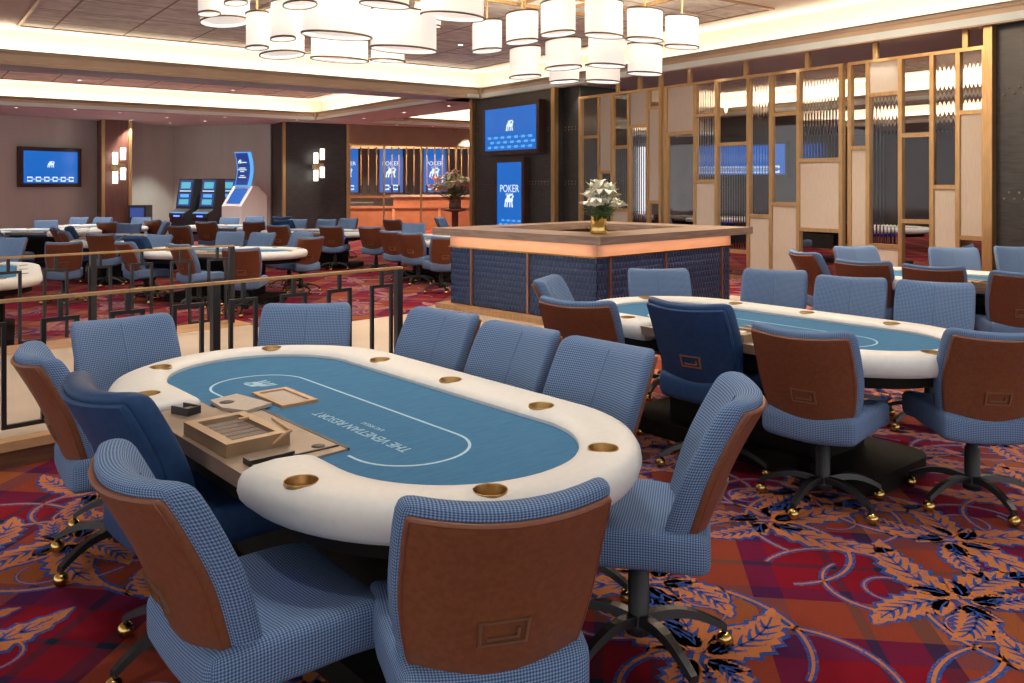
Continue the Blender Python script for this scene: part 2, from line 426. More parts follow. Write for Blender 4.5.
cf = MB(); cf.box(11.46, 11.58, 16.96, 17.08, ZS - .02, ZL); cf.box(11.06, 11.18, 25.86, 25.98, ZS - .02, ZL); struct(cf.build('trim_46', M_mould))
nf = MB()                                                            # near-side fascias, seen from beyond only
nf.box(-10, 11.1, 18.0, 18.08, ZS, ZL); nf.box(12.9, 12.98, 18.0, 25.9, ZS, ZL); nf.box(13.22, 13.3, -8, 17.05, ZS, ZL)
struct(nf.build('trim_8', M_mould))
def tiles(n, x0, x1, y0, y1):
    t = MB(); t.box(x0, x1, y0, y1, ZU - .012, ZU + .01); struct(t.build('ceiling', M_tile))
    b = MB(); w = .05
    b.box(x0 - w, x1 + w, y1, y1 + w, ZU - .03, ZU + .01); b.box(x0 - w, x1 + w, y0 - w, y0, ZU - .03, ZU + .01)
    b.box(x0 - w, x0, y0, y1, ZU - .03, ZU + .01); b.box(x1, x1 + w, y0, y1, ZU - .03, ZU + .01)
    struct(b.build('trim_%d' % n, M_bronze))
tiles(9, 1.8, 11.05, 8.3, 16.75); tiles(10, -9, 1.0, 8.3, 16.75); tiles(11, -9, 10.6, 18.9, 25.3); tiles(12, 13.6, 19.6, 18.9, 25.3)
tiles(19, 14.2, 19.8, 2, 16.5)

# ------------------------------------------------------------------ walls
def wall(name, a, b, z0, z1, m, th=.1):
    ax, ay = a; bx, by = b; d = math.hypot(bx - ax, by - ay); nx, ny = -(by - ay) / d * th, (bx - ax) / d * th
    return struct(MB().prism([(ax, ay), (bx, by), (bx + nx, by + ny), (ax + nx, ay + ny)], z0, z1).build(name, m))
wall('wall_left', (-4.5, 26.3), (8.2, 31.8), -.15, ZS, M_wall)
wall('wall_back', (8.2, 31.8), (10.6, 28.6), -.15, ZS, M_wall)
# charcoal pier beside the cashier alcove
def pier(name, p0, p1, depth, z0, z1, m, trims=(0, 1)):
    """flat pier whose face runs p0 -> p1, with thin brass corner trims"""
    ax, ay = p0; bx, by = p1; d = math.hypot(bx - ax, by - ay); ux, uy = (bx - ax) / d, (by - ay) / d; nx, ny = -uy, ux
    o = MB().prism([p0, p1, (bx + nx * depth, by + ny * depth), (ax + nx * depth, ay + ny * depth)], z0, z1).build(name, m)
    struct(o)
    for k in trims:
        qx, qy = (p0, p1)[k]; s = .05
        t = MB(); c = [(qx - ux * s - nx * s, qy - uy * s - ny * s), (qx + ux * s - nx * s, qy + uy * s - ny * s), (qx + ux * s + nx * s, qy + uy * s + ny * s), (qx - ux * s + nx * s, qy - uy * s + ny * s)]
        t.prism(c, z0, z1); struct(t.build('trim_%d' % (13 + len([q for q in bpy.data.objects if q.name.startswith('trim')])), M_brass))
    return (ux, uy, nx, ny)
pier('wall_pier', (10.54, 27.22), (12.75, 27.05), 1.5, -.15, ZS, M_blackpan)
pier('wall_pier', (5.5, 29.66), (6.3, 29.66), 2.0, -.15, ZS, M_redwood)
# header over the cashier opening and the alcove behind it
wall('wall_header', (12.75, 27.0), (19.5, 26.6), 3.05, ZS, M_head, .15)
wall('wall_cashier', (12.3, 33.3), (24, 33.0), -.15, ZS, mat('plum_grey_panelling', (.36, .34, .37), .6))
wall('wall_side', (12.75, 27.2), (12.4, 33.4), -.15, ZS, M_wall)
# the charcoal pier that carries the two screens
tvp = MB(); tvp.box(11.55, 13.1, 14.2, 17.38, 0, ZS); struct(tvp.build('wall_pier', M_blackpan))
t2 = MB(); t2.box(11.75, 13.1, 13.62, 14.2, 0, ZS); struct(t2.build('wall_pier', M_blackpan))
for yy in (14.2, 17.38):
    struct(MB().box(11.47, 11.58, yy - .06, yy + .06, 0, ZS).build('trim_40', M_brass))
rp = MB(); rp.box(11.72, 13.0, .5, 5.27, 0, ZS)
rv = MB()
for zz in (1.42, 1.50, 2.78, 2.86):
    for k in range(9):
        rv.ball((11.715, 5.15 - k * .125 - (.06 if zz in (1.5, 2.86) else 0), zz), .016, 6, 4)
pr = rp.build('wall_pier', M_blackpan); struct(pr); r_ = rv.build('trim_41', M_bronze); struct(r_)
struct(MB().box(11.60, 11.76, 5.25, 5.36, 0, ZS).build('trim_42', M_brass))
rv = MB()
for zz in (1.62, 1.68, 2.78, 2.84):
    for k in range(5): rv.ball((11.745, 14.1 - k * .11, zz), .014, 6, 4)
    for k in range(27): rv.ball((11.545, 17.2 - k * .11, zz), .012, 6, 4)
struct(rv.build('trim_43', M_bronze))
# room beyond the screen
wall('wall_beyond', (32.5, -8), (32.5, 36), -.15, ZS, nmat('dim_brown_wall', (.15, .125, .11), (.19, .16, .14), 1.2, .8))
# ------------------------------------------------------------------ the chair
def back_def(zc=.678, push=-.27):
    def d(p):
        x, y, z = p
        t = (z + .25) / .50                                   # 0 bottom, 1 top
        k = 1 - .20 * max(0, (.55 - t) / .55) ** 1.6 - .03 * max(0, t - .8) / .2
        x2 = x * k
        y2 = y + push + 1.15 * x2 * x2 - .02                  # wings come forward
        y2 += .045 * math.cos((t - .3) * PI * .9) - (t - .5) * .15 + .22 * max(0, .4 - t) ** 2 # belly and lean
        return (x2, y2, z + zc + .30 * x2 * x2 * min(1, max(0, t - .5) * 2))
    return d
def chair_meshes():
    D = {}
    D['seat'] = MB().rbox(.255, .26, .068, .038, lambda p: (p[0] * (1 - .10 * (p[1] < 0) * abs(p[1]) / .25), p[1] + .02,
        p[2] + .432 + .35 * p[0] * p[0] - (.7 * max(0, p[1] - .10) ** 2 * 4) * 0.35 - .06 * max(0, -p[1] - .05)), (8, 8, 1))
    b = MB().rbox(.25, .046, .242, .038, back_def(), (10, 1, 10)); D['backrest'] = b
    s = MB()                                                   # centre seam on the front of the backrest
    dd = back_def(); s.tube([dd((0, .0465, -.22 + k * .044)) for k in range(11)], .0028, 5); D['seam'] = s
    D['panel'] = MB().rbox(.236, .014, .225, .012, lambda p: back_def()((p[0], p[1] - .048, p[2] - .012)), (10, 1, 10))
    pp = MB(); pts = []
    for k in range(48):
        a = k / 48 * 4; q = a % 1; sd = int(a); w_, h_ = .236, .225
        x = [-w_ + 2 * w_ * q, w_, w_ - 2 * w_ * q, -w_][sd]; z = [h_, h_ - 2 * h_ * q, -h_, -h_ + 2 * h_ * q][sd]
        x = max(-w_ + .008, min(w_ - .008, x)); z = max(-h_ + .008, min(h_ - .008, z))
        pts.append(back_def()((x, -.059, z - .012)))
    D['piping'] = pp.tube(pts, .0045, 6, closed=True)
    def flat(p): q = back_def()((p[0], -.063 + p[1], p[2])); return (q[0], q[1], q[2])
    h = MB()
    def hb(x0, x1, z0, z1, y0, y1):
        vs = [flat((x, y, z)) for z in (z0, z1) for y in (y0, y1) for x in (x0, x1)]
        h.add(vs, [(0, 2, 3, 1), (4, 5, 7, 6), (0, 1, 5, 4), (2, 6, 7, 3), (0, 4, 6, 2), (1, 3, 7, 5)])
    zc = -.085
    hb(-.062, .062, zc + .026, zc + .034, -.008, .01); hb(-.062, .062, zc - .034, zc - .026, -.008, .01)
    hb(-.062, -.054, zc - .03, zc + .03, -.008, .01); hb(.054, .062, zc - .03, zc + .03, -.008, .01)
    D['handle'] = h
    h2 = h; h = MB(); globals()['_h'] = h
    def hb2(x0, x1, z0, z1, y0, y1):
        vs = [flat((x, y, z)) for z in (z0, z1) for y in (y0, y1) for x in (x0, x1)]
        h.add(vs, [(0, 2, 3, 1), (4, 5, 7, 6), (0, 1, 5, 4), (2, 6, 7, 3), (0, 4, 6, 2), (1, 3, 7, 5)])
    hb2(-.054, .054, zc - .026, zc + .026, -.001, .01); D['handle_plate'] = h
    h = MB()
    def hb3(x0, x1, z0, z1, y0, y1):
        vs = [flat((x, y, z)) for z in (z0, z1) for y in (y0, y1) for x in (x0, x1)]
        h.add(vs, [(0, 2, 3, 1), (4, 5, 7, 6), (0, 1, 5, 4), (2, 6, 7, 3), (0, 4, 6, 2), (1, 3, 7, 5)])
    hb3(-.040, .040, zc - .018, zc - .010, -.007, .01); hb3(.032, .040, zc - .012, zc + .010, -.007, .01); D['handle_grip'] = h
    # bracket from under the seat up to the backrest
    br = MB(); w = .045; pts = [(.08, .35), (-.17, .35), (-.21, .385), (-.215, .50)]; th = .022
    for i in range(3):
        (y0, z0), (y1, z1) = pts[i], pts[i + 1]; d = math.hypot(y1 - y0, z1 - z0); ny, nz = -(z1 - z0) / d * th / 2, (y1 - y0) / d * th / 2
        br.add([(x, y + s_ * ny, z + s_ * nz) for x in (-w, w) for (y, z) in ((y0, z0), (y1, z1)) for s_ in (-1, 1)],
               [(0, 1, 3, 2), (4, 6, 7, 5), (0, 4, 5, 1), (2, 3, 7, 6), (0, 2, 6, 4), (1, 5, 7, 3)])
    br.box(-.09, .09, -.10, .12, .335, .375); D['bracket'] = br
    D['column'] = MB().lathe([(.001, .075), (.045, .075), (.045, .11), (.036, .13), (.036, .28), (.028, .285), (.028, .345), (.001, .345)], n=16)
    lg = MB(); n = 8
    pts = [(.03 + .28 * k / n, 0, .125 - .055 * (k / n) ** 2 + .018 * math.sin(PI * k / n)) for k in range(n + 1)]
    vs = []
    for k, (x, y, z) in enumerate(pts):
        w = .024 - .008 * k / n; hh = .016 - .005 * k / n
        vs += [(x, -w, z - hh), (x, -w * .75, z + hh), (x, w * .75, z + hh), (x, w, z - hh)]
    fs = [(4 * i + j, 4 * i + (j + 1) % 4, 4 * (i + 1) + (j + 1) % 4, 4 * (i + 1) + j) for i in range(n) for j in range(4)]
    fs += [(3, 2, 1, 0), (4 * n, 4 * n + 1, 4 * n + 2, 4 * n + 3)]
    lg.add(vs, fs); lg.tube([(.302, 0, .078), (.302, 0, .045)], .008, 8); D['leg'] = lg
    D['caster'] = MB().ball((.305, 0, .029), .029, 14, 10)
    return D
CD = chair_meshes()
def make_chair(fab, lea, pip, hnd, plate):
    r = empty('casino_chair')
    CD['seat'].build('seat', fab, r, weld=True)
    bk = CD['backrest'].build('backrest', fab, r, weld=True); CD['seam'].build('seam', fab, bk)
    bp = CD['panel'].build('back_panel', lea, r, weld=True); CD['piping'].build('piping', pip, bp)
    hd = CD['handle'].build('handle', hnd, bp)
    CD['handle_plate'].build('handle_plate', plate, bp); CD['handle_grip'].build('handle_grip', hnd, bp)
    CD['bracket'].build('bracket', M_plas, r); CD['column'].build('column', M_plas, r)
    for k in range(5):
        lg = CD['leg'].build('leg', M_black, r) if k == 0 else None
        if k: lg = bpy.data.objects.new('leg', leg0.data); COL.objects.link(lg); lg.parent = r
        if k == 0: leg0 = lg; c0 = CD['caster'].build('caster', M_gold, lg)
        else: c = bpy.data.objects.new('caster', c0.data); COL.objects.link(c); c.parent = lg
        lg.rotation_euler = (0, 0, R(90 + 36 + 72 * k))
    return r
proto = make_chair(M_fab, M_lea, M_pipe, M_bronze, M_lea)
proto_navy = make_chair(M_navy, M_navy, M_navy, M_brass, M_navy)
for ch in proto_navy.children:                               # the dealers' chairs are screwed up higher
    if ch.name.startswith(('seat', 'backrest', 'back_panel', 'bracket')): ch.location.z = .05
    if ch.name.startswith('column'): ch.scale.z = 1.16
used = set()
SEATED = []
def chair(px, topy, phi, label, group, floor=0., navy=False, spin=0):
    """px, topy: where the middle of the backrest's top stands in view; phi: heading, 0 away from the camera, 90 right"""
    x, y = ground(px, topy, floor + (.985 if navy else .935))
    a = R(FWD - phi); fx, fy = math.cos(a), math.sin(a)
    x += fx * .30; y += fy * .30
    src = proto_navy if navy else proto
    if src.name in used: o = copy_tree(src)
    else: o = src; used.add(src.name)
    o.location = (x, y, floor); o.rotation_euler = (0, 0, a - PI / 2)
    base = R(spin)
    k = 0
    for ch in o.children:
        if ch.name.startswith('leg'): ch.rotation_euler = (0, 0, R(126 + 72 * k) + base); k += 1
    tag(o, label, 'chair', group); SEATED.append((o, label)); return o
# ------------------------------------------------------------------ poker tables
def text_mesh(name, s, size, m, parent=None, loc=(0, 0, 0), rot=(0, 0, 0), align='CENTER', ext=.0005, bold=0, sx=1):
    cu = bpy.data.curves.new('t', 'FONT'); cu.body = s; cu.size = size; cu.align_x = align; cu.align_y = 'CENTER'
    cu.extrude = ext; cu.offset = bold; cu.resolution_u = 3
    t = bpy.data.objects.new('t', cu); COL.objects.link(t)
    dg = bpy.context.evaluated_depsgraph_get(); me = bpy.data.meshes.new_from_object(t.evaluated_get(dg))
    bpy.data.objects.remove(t); me.materials.clear(); me.materials.append(m)
    for v_ in me.vertices: v_.co.x *= sx
    o = bpy.data.objects.new(name, me); COL.objects.link(o); o.parent = parent; o.location = loc; o.rotation_euler = rot
    return o
LION = [  # winged four-legged emblem, unit width, as loose blocky polygons
    [(-.50, .02), (-.38, .20), (-.10, .24), (.28, .20), (.30, .02), (.10, -.04), (-.25, -.04)],
    [(.22, .02), (.30, .34), (.46, .42), (.50, .30), (.40, .22), (.40, .02)],
    [(-.46, .04), (-.34, .06), (-.36, -.12), (-.44, -.38), (-.56, -.38), (-.50, -.14)],
    [(-.26, .0), (-.12, .0), (-.16, -.16), (-.20, -.38), (-.33, -.38), (-.27, -.16)],
    [(.02, .0), (.14, .0), (.12, -.18), (.12, -.38), (.0, -.38), (.02, -.18)],
    [(.22, .04), (.34, .04), (.36, -.16), (.42, -.38), (.28, -.38), (.24, -.16)],
    [(-.30, .18), (-.24, .44), (.30, .50), (.44, .44), (.10, .36), (.02, .20)],
]
def lion(name, w, m, parent, M, th=.0006):
    mb = MB()
    for p in LION: mb.prism([(x * w, y * w) for x, y in p], 0, th, M)
    return mb.build(name, m, parent)
def stad(hw, q0, q1, r, n=14):
    """closed stadium outline, half width hw, ends at q0/q1, corner radius r"""
    pts = []
    for cx, cy, a0 in ((hw - r, q1 - r, 0), (-hw + r, q1 - r, 90), (-hw + r, q0 + r, 180), (hw - r, q0 + r, 270)):
        for k in range(n + 1):
            a = R(a0 + 90 * k / n); pts.append((cx + r * math.cos(a), cy + r * math.sin(a)))
    return pts
QA, QB = .335, -.575          # where the padded rail stops on the dealer's side
def rail_mesh():
    # centre line from dealer side (+q) over the far side to dealer side (-q)
    W_, r = .535, .535; path = []
    def add(x, y, nx, ny): path.append((x - .03, y, nx, ny))
    q1, q0 = 1.15, -1.245
    for k in range(5): add(-W_, QA + .02 + (q1 - r - QA - .02) * k / 5, -1, 0)
    for k in range(33):
        a = PI - PI * k / 32; add(W_ * math.cos(a), q1 - r + r * math.sin(a), math.cos(a), math.sin(a))
    for k in range(1, 10): add(W_, q1 - r + (q0 + r - q1 + r) * k / 10, 1, 0)
    for k in range(33):
        a = -PI * k / 32; add(W_ * math.cos(a), q0 + r + r * math.sin(a), math.cos(a), math.sin(a))
    for k in range(1, 6): add(-W_, q0 + r + (QB - .02 - q0 - r) * k / 5, -1, 0)
    pf = lambda h: [(-h, .744), (-h, .757), (-h + .012, .768), (-h + .05, .777), (0, .781), (h - .05, .776), (h - .015, .764), (h, .742),
            (h + .004, .715), (h - .004, .688), (h - .02, .668), (h - .05, .662), (-h, .662)]
    n = 13; vs = []; N_ = len(path)
    for i, (x, y, nx, ny) in enumerate(path):
        e = min(i, N_ - 1 - i); sc = 1.0; back = 0
        for (o, z) in pf(.125 - .035 * abs(ny)):
            vs.append((x + nx * o, y + ny * o, z))
    # rounded noses at both ends
    def nose(i, dy):
        x, y, nx, ny = path[i]; rows = []
        for k in range(1, 6):
            t = k / 5 * PI / 2; rr = .045
            row = []
            for (o, z) in pf(.125):
                s_ = 1 - (1 - math.cos(t)) * .33; zz = z if z < .70 else z - (1 - math.cos(t)) * .022
                row.append((x + nx * o * s_, y + dy * rr * math.sin(t), zz))
            rows.append(row)
        return rows
    a = nose(0, -1)[::-1]; b = nose(N_ - 1, 1)
    vs = [p for row in a for p in row] + vs + [p for row in b for p in row]
    m_ = N_ + 10
    fs = [(i * n + j, i * n + (j + 1) % n, (i + 1) * n + (j + 1) % n, (i + 1) * n + j) for i in range(m_ - 1) for j in range(n)]
    mb = MB(); mb.add(vs, fs, sm=True)
    mb.add([], []); b0 = 0
    mb.f.append(tuple(range(n - 1, -1, -1))); mb.mi.append(0); mb.sm.append(False); mb.uv.append(None)
    mb.f.append(tuple((m_ - 1) * n + j for j in range(n))); mb.mi.append(0); mb.sm.append(False); mb.uv.append(None)
    return mb
CUPS = [(-.59, .50), (-.38, .975), (.20, 1.07), (.455, .46), (.455, -.09), (.455, -.65), (.25, -1.15), (-.25, -1.20), (-.60, -.80)]
def drill(ob):
    import bmesh
    bm = bmesh.new(); bm.from_mesh(ob.data); bmesh.ops.recalc_face_normals(bm, faces=bm.faces); bm.to_mesh(ob.data); bm.free()
    c = MB()
    for (x, y) in CUPS: c.lathe([(.0001, .675), (.0475, .675), (.0475, .82), (.0001, .82)], (x, y, 0), 24, False)
    co = c.build('cutter', M_cream, weld=True)
    bm = bmesh.new(); bm.from_mesh(co.data); bmesh.ops.recalc_face_normals(bm, faces=bm.faces); bm.to_mesh(co.data); bm.free()
    md = ob.modifiers.new('b', 'BOOLEAN'); md.operation = 'DIFFERENCE'; md.object = co; md.solver = 'EXACT'
    dg = bpy.context.evaluated_depsgraph_get(); me = bpy.data.meshes.new_from_object(ob.evaluated_get(dg))
    ob.modifiers.clear(); ob.data = me; me.set_sharp_from_angle(angle=.7); bpy.data.objects.remove(co)
def make_table():
    r = empty('poker_table')
    # bed and felt
    b = MB(); b.prism([(x - .03, y) for x, y in stad(.56, -1.22, 1.12, .52)], .60, .665); b.build('apron', M_dark, r)
    MB().prism([(x - .03, y) for x, y in stad(.47, -1.20, 1.10, .45)], .665, .745).build('playing_surface', M_felt, r)
    rl = rail_mesh().build('rail', M_cream, r); drill(rl)
    for (x, y) in CUPS:
        MB().lathe([(.0001, .678), (.0445, .678), (.0455, .777), (.0465, .7805), (.0488, .7805), (.0492, .770)], (x, y, 0), 32).build('cup_holder', M_cup, r)
    # printed oval, ribbon of constant width
    ln = MB(); pts = []
    for (cx, cy, a0) in ((-.13, .47, 90), (-.13, .47, 180)): pass
    oval = stad(.20, -.84, .67, .195, 10); oval = [(x - .135, y) for x, y in oval]
    keep = [i for i, (x, y) in enumerate(oval)]
    n = len(oval)
    for i in range(n):
        (x0, y0), (x1, y1) = oval[i], oval[(i + 1) % n]
        if x0 < -.30 and x1 < -.30 and -.60 < (y0 + y1) / 2 < .36 and abs(y1 - y0) > .3:
            for (ya, yb) in ((y0, .36), (-.60, y1)):
                ln.box(x0 - .005, x0 + .005, min(ya, yb), max(ya, yb), .745, .7457)
            continue
        d = math.hypot(x1 - x0, y1 - y0); 
        if d < 1e-6: continue
        nx, ny = -(y1 - y0) / d * .005, (x1 - x0) / d * .005
        ln.prism([(x0 + nx, y0 + ny), (x0 - nx, y0 - ny), (x1 - nx, y1 - ny), (x1 + nx, y1 + ny)], .745, .7457)
    ln.build('betting_line', M_line, r)
    text_mesh('printed_lettering', 'THE VENETIAN RESORT', .062, M_print, r, (-.165, -.385, .7458), (0, 0, PI / 2), sx=.92)
    text_mesh('printed_lettering', 'LAS VEGAS', .028, M_print, r, (-.105, -.375, .7458), (0, 0, PI / 2))
    lion('printed_emblem', .12, M_print, r, Matrix.Translation((-.12, .50, .7455)) @ Matrix.Rotation(PI / 2, 4, 'Z'))
    # dealer's plank with shuffler, frames and slots
    MB().prism([(-.66, QB - .01), (-.31, QB + .02), (-.31, .07), (-.42, .07), (-.42, .18), (-.31, .18), (-.31, .20), (-.44, .22), (-.44, QA), (-.66, QA)], .71, .752).build('dealer_shelf', M_wood2, r)
    MB().box(-.672, -.655, QB - .02, QA + .02, .705, .754).build('dealer_edge', M_wood, r)
    MB().box(-.315, -.303, QB + .02, .20, .745, .7535).build('shelf_edging', M_plas, r)
    fr = MB(); x0, x1, y0, y1, w = -.235, -.085, .06, .335, .022
    fr.box(x0, x1, y0, y0 + w, .745, .757); fr.box(x0, x1, y1 - w, y1, .745, .757); fr.box(x0, x0 + w, y0 + w, y1 - w, .745, .757); fr.box(x1 - w, x1, y0 + w, y1 - w, .745, .757)
    f_ = fr.build('inset_frame', M_oak, r); MB().box(x0 + w, x1 - w, y0 + w, y1 - w, .745, .750).build('inset_lid', M_tan, f_)
    sh = MB(); sh.prism([(-.42, .30), (-.30, .33), (-.26, .10), (-.38, .06), (-.43, .16)], .752, .764); s_ = sh.build('shuffler_plate', M_tan, r)
    MB().lathe([(.001, .7645), (.028, .7645), (.028, .763)], (-.385, .225, 0), 20).build('shuffler_button', M_plas, s_)
    MB().lathe([(.001, .7535), (.022, .7535), (.022, .75)], (-.37, -.47, 0), 20).build('drop_slot', M_plas, r)
    cl = MB(); cl.box(-.62, -.47, -.505, -.497, .752, .765); cl.box(-.625, -.617, -.52, -.47, .752, .770); cl.box(-.48, -.32, -.515, -.505, .752, .757)
    cl.build('card_slot', M_black, r)
    # pedestal and foot plinth
    MB().prism(stad(.26, -.62, .50, .1), .10, .60).build('pedestal', M_dark, r)
    MB().prism(stad(.36, -.95, .82, .15), 0, .10).build('plinth', M_dark, r)
    MB().box(-.58, -.54, -.83, -.79, .63, .66).build('indicator_light', M_led, r)
    return r
table0 = make_table()
def table(x, y, rot, floor, label, first=[True]):
    o = table0 if first[0] else copy_tree(table0); first[0] = False
    o.location = (x, y, floor); o.rotation_euler = (0, 0, R(rot)); tag(o, label, 'poker table', 'oval poker tables'); return o
T1 = (1.45, 3.10, 5); T2 = (4.32, 3.37, 3); T3 = (7.90, 3.55, 5)
table(*T1, 0, 'nearest white-railed oval poker table with blue felt and lettering')
table(*T2, 0, 'white-railed poker table right of centre, second nearest, in front of the bar')
table(*T3, 0, 'white-railed poker table at right rear, just before the brass and glass screen')
FT = [  # far pit: px, py of centre, heading, label
 (-22, 272, 30, 'poker table cut off by the left edge beyond the railings'),
 (116, 238, 20, 'poker table behind the large tan-backed chair, left of the far pit'),
 (222, 250, 80, 'poker table in the middle of the far pit, its rounded end towards the bar'),
 (38, 230.5, 90, 'small-looking poker table under the wall screen at far left'),
 (101, 226.5, 60, 'poker table in front of the mahogany pier'),
 (232, 226.5, 75, 'poker table in front of the white kiosk'),
 (318, 231, 80, 'poker table in front of the charcoal pier with the sconce'),
 (436, 238, 35, 'poker table left of the bar, before the cashier counter')]
for px, py, hd, lb in FT:
    x, y = ground(px, py, .61); table(x, y, FWD - 90 + hd, -.15, lb)

def onT(T, x, y, z):
    a = R(T[2]); return (T[0] + math.cos(a) * x - math.sin(a) * y, T[1] + math.sin(a) * x + math.cos(a) * y, z)
def tray_box(T, label):
    r = empty('dealer_box', onT(T, -.54, -.22, .752), R(T[2] + 1)); tag(r, label, 'box', 'bronze dealer boxes')
    b = MB(); X, Y, h, w = .108, .172, .042, .034
    b.box(-X, X, -Y, Y, 0, .022); b.box(-X, X, -Y, -Y + w, .022, h); b.box(-X, X, Y - w, Y, .022, h)
    b.box(-X, -X + w, -Y + w, Y - w, .022, h); b.box(X - w, X, -Y + w, Y - w, .022, h)
    b.build('frame', M_bbox, r)
    MB().box(-X + w, X - w, -Y + w, Y - w, .036, .039).build('window', M_clear, r)
    c = MB()
    for k in range(6): c.box(-X + w + .002, X - w - .002, -.13 + k * .044, -.095 + k * .044, .022, .028)
    c.build('tray_insert', M_tan, r)
    s = MB(); s.tube([(X - .06, -Y - .001, .012), (X - .03, -Y - .006, .035), (X + .0, -Y - .004, .045), (X + .015, -.02, .05)], .006, 6); s.build('strap', M_oak, r)
    MB().box(.04, .075, .06, .075, h, h + .006).build('latch', M_oak, r)
    return r
M_bbox = nmat('bronze_lacquer', (.30, .20, .11), (.38, .26, .15), 6, .28, .3)
M_clear = bpy.data.materials.new('clear_plastic'); M_clear.use_nodes = True; nt = M_clear.node_tree; nt.nodes.clear()
o_ = N(M_clear, 'ShaderNodeOutputMaterial'); mx = N(M_clear, 'ShaderNodeMixShader'); mx.inputs[0].default_value = .25
tr = N(M_clear, 'ShaderNodeBsdfTransparent'); gl = N(M_clear, 'ShaderNodeBsdfGlossy'); gl.inputs['Roughness'].default_value = .05
L(M_clear, tr.outputs[0], mx.inputs[1]); L(M_clear, gl.outputs[0], mx.inputs[2]); L(M_clear, mx.outputs[0], o_.inputs[0])
tray_box(T1, 'bronze box with clear window lying on the nearest poker table')
tray_box(T2, 'bronze box on the poker table in front of the bar, mostly behind a tan chair')
tray_box(T3, 'bronze box on the right rear poker table')
cb = empty('card_holder', onT(T1, -.545, .215, .752), R(T1[2] + 20)); tag(cb, 'small black plastic card holder on the nearest table, beside the bronze box', 'card holder')
b = MB(); b.box(-.03, .03, -.045, .045, 0, .008); b.box(-.03, .03, -.045, -.038, .008, .028); b.box(-.03, -.024, -.038, .045, .008, .028); b.box(.024, .03, -.038, .045, .008, .028); b.build('body', M_plas, cb)
MB().box(-.02, .02, -.03, .0, .008, .022).build('divider', M_black, cb)

# ------------------------------------------------------------------ chairs
FR = lambda a, b: a + ' ' + b
g = 'chairs around the nearest table'
chair(123, 317, 136, 'blue chair at the far left end of the nearest table, front of its back showing', g)
chair(307, 303, 176, 'blue chair facing the camera at the far end of the nearest table, before the railing', g)
chair(443, 310, 222, 'blue chair beside the railing end post, far side of the nearest table', g)
chair(519, 325, 226, 'blue chair on the far side of the nearest table, in front of the bar plinth', g)
chair(606, 342, 228, 'blue chair at the near end of the far side of the nearest table', g)
chair(729, 384, -77, 'blue chair turned side-on at the right end of the nearest table', g, spin=20)
chair(506, 483, -15, 'tan leather chair back closest to the camera, bottom centre', g, spin=10)
chair(148, 456, 49, 'tan backed chair with blue seat at bottom left', g, spin=0)
chair(109, 379, 43, 'plain navy dealer chair at the left of the nearest table', 'plain navy dealer chairs', navy=True, spin=8)
chair(45, 347, 54, 'tan and blue chair seen edge-on at the far left, beside the walkway step', g, spin=30)
g = 'chairs around the table before the bar'
chair(550, 277, 108, 'blue chair at the left end of the second table, in front of the quilted bar', g)
chair(577, 297, 30, 'tan backed chair at the left end of the second table, before the bar corner', g)
chair(658, 268, 178, 'blue chair facing the camera against the right face of the bar', g)
chair(775, 269, 205, 'blue chair facing the camera just right of the bar, before the glass screen', g)
chair(851, 276, 210, 'blue chair facing the camera, middle one on the far side of the second table', g)
chair(935, 281, 212, 'blue chair facing the camera, rightmost on the far side of the second table', g)
chair(689, 299, 40, 'plain navy dealer chair with brass handle at the second table', 'plain navy dealer chairs', navy=True, spin=20)
chair(802, 325, 38, 'tan backed chair at the near side of the second table, right of centre', g, spin=-8)
chair(1000, 327, 6, 'tan backed chair cut off by the right edge, at the second table', g, spin=12)
g = 'chairs around the right rear table'
chair(812, 250, 78, 'tan chair seen side-on at the left end of the right rear table', g)
chair(849, 246, 172, 'blue chair facing the camera beside a side-on tan chair, right rear table', g)
chair(874, 258, 36, 'tan backed chair at the near side of the right rear table, leftmost there', g)
chair(942, 264, 34, 'tan backed chair at the near side of the right rear table, middle one', g)
chair(953, 247, 195, 'blue chair facing the camera on the far side of the right rear table', g)
chair(1017, 268, 16, 'tan backed chair at the right edge of the photo, right rear table', g)
chair(1018, 246, 190, 'deep blue chair at the right edge before the charcoal pier', g)
g = 'chairs in the far pit'
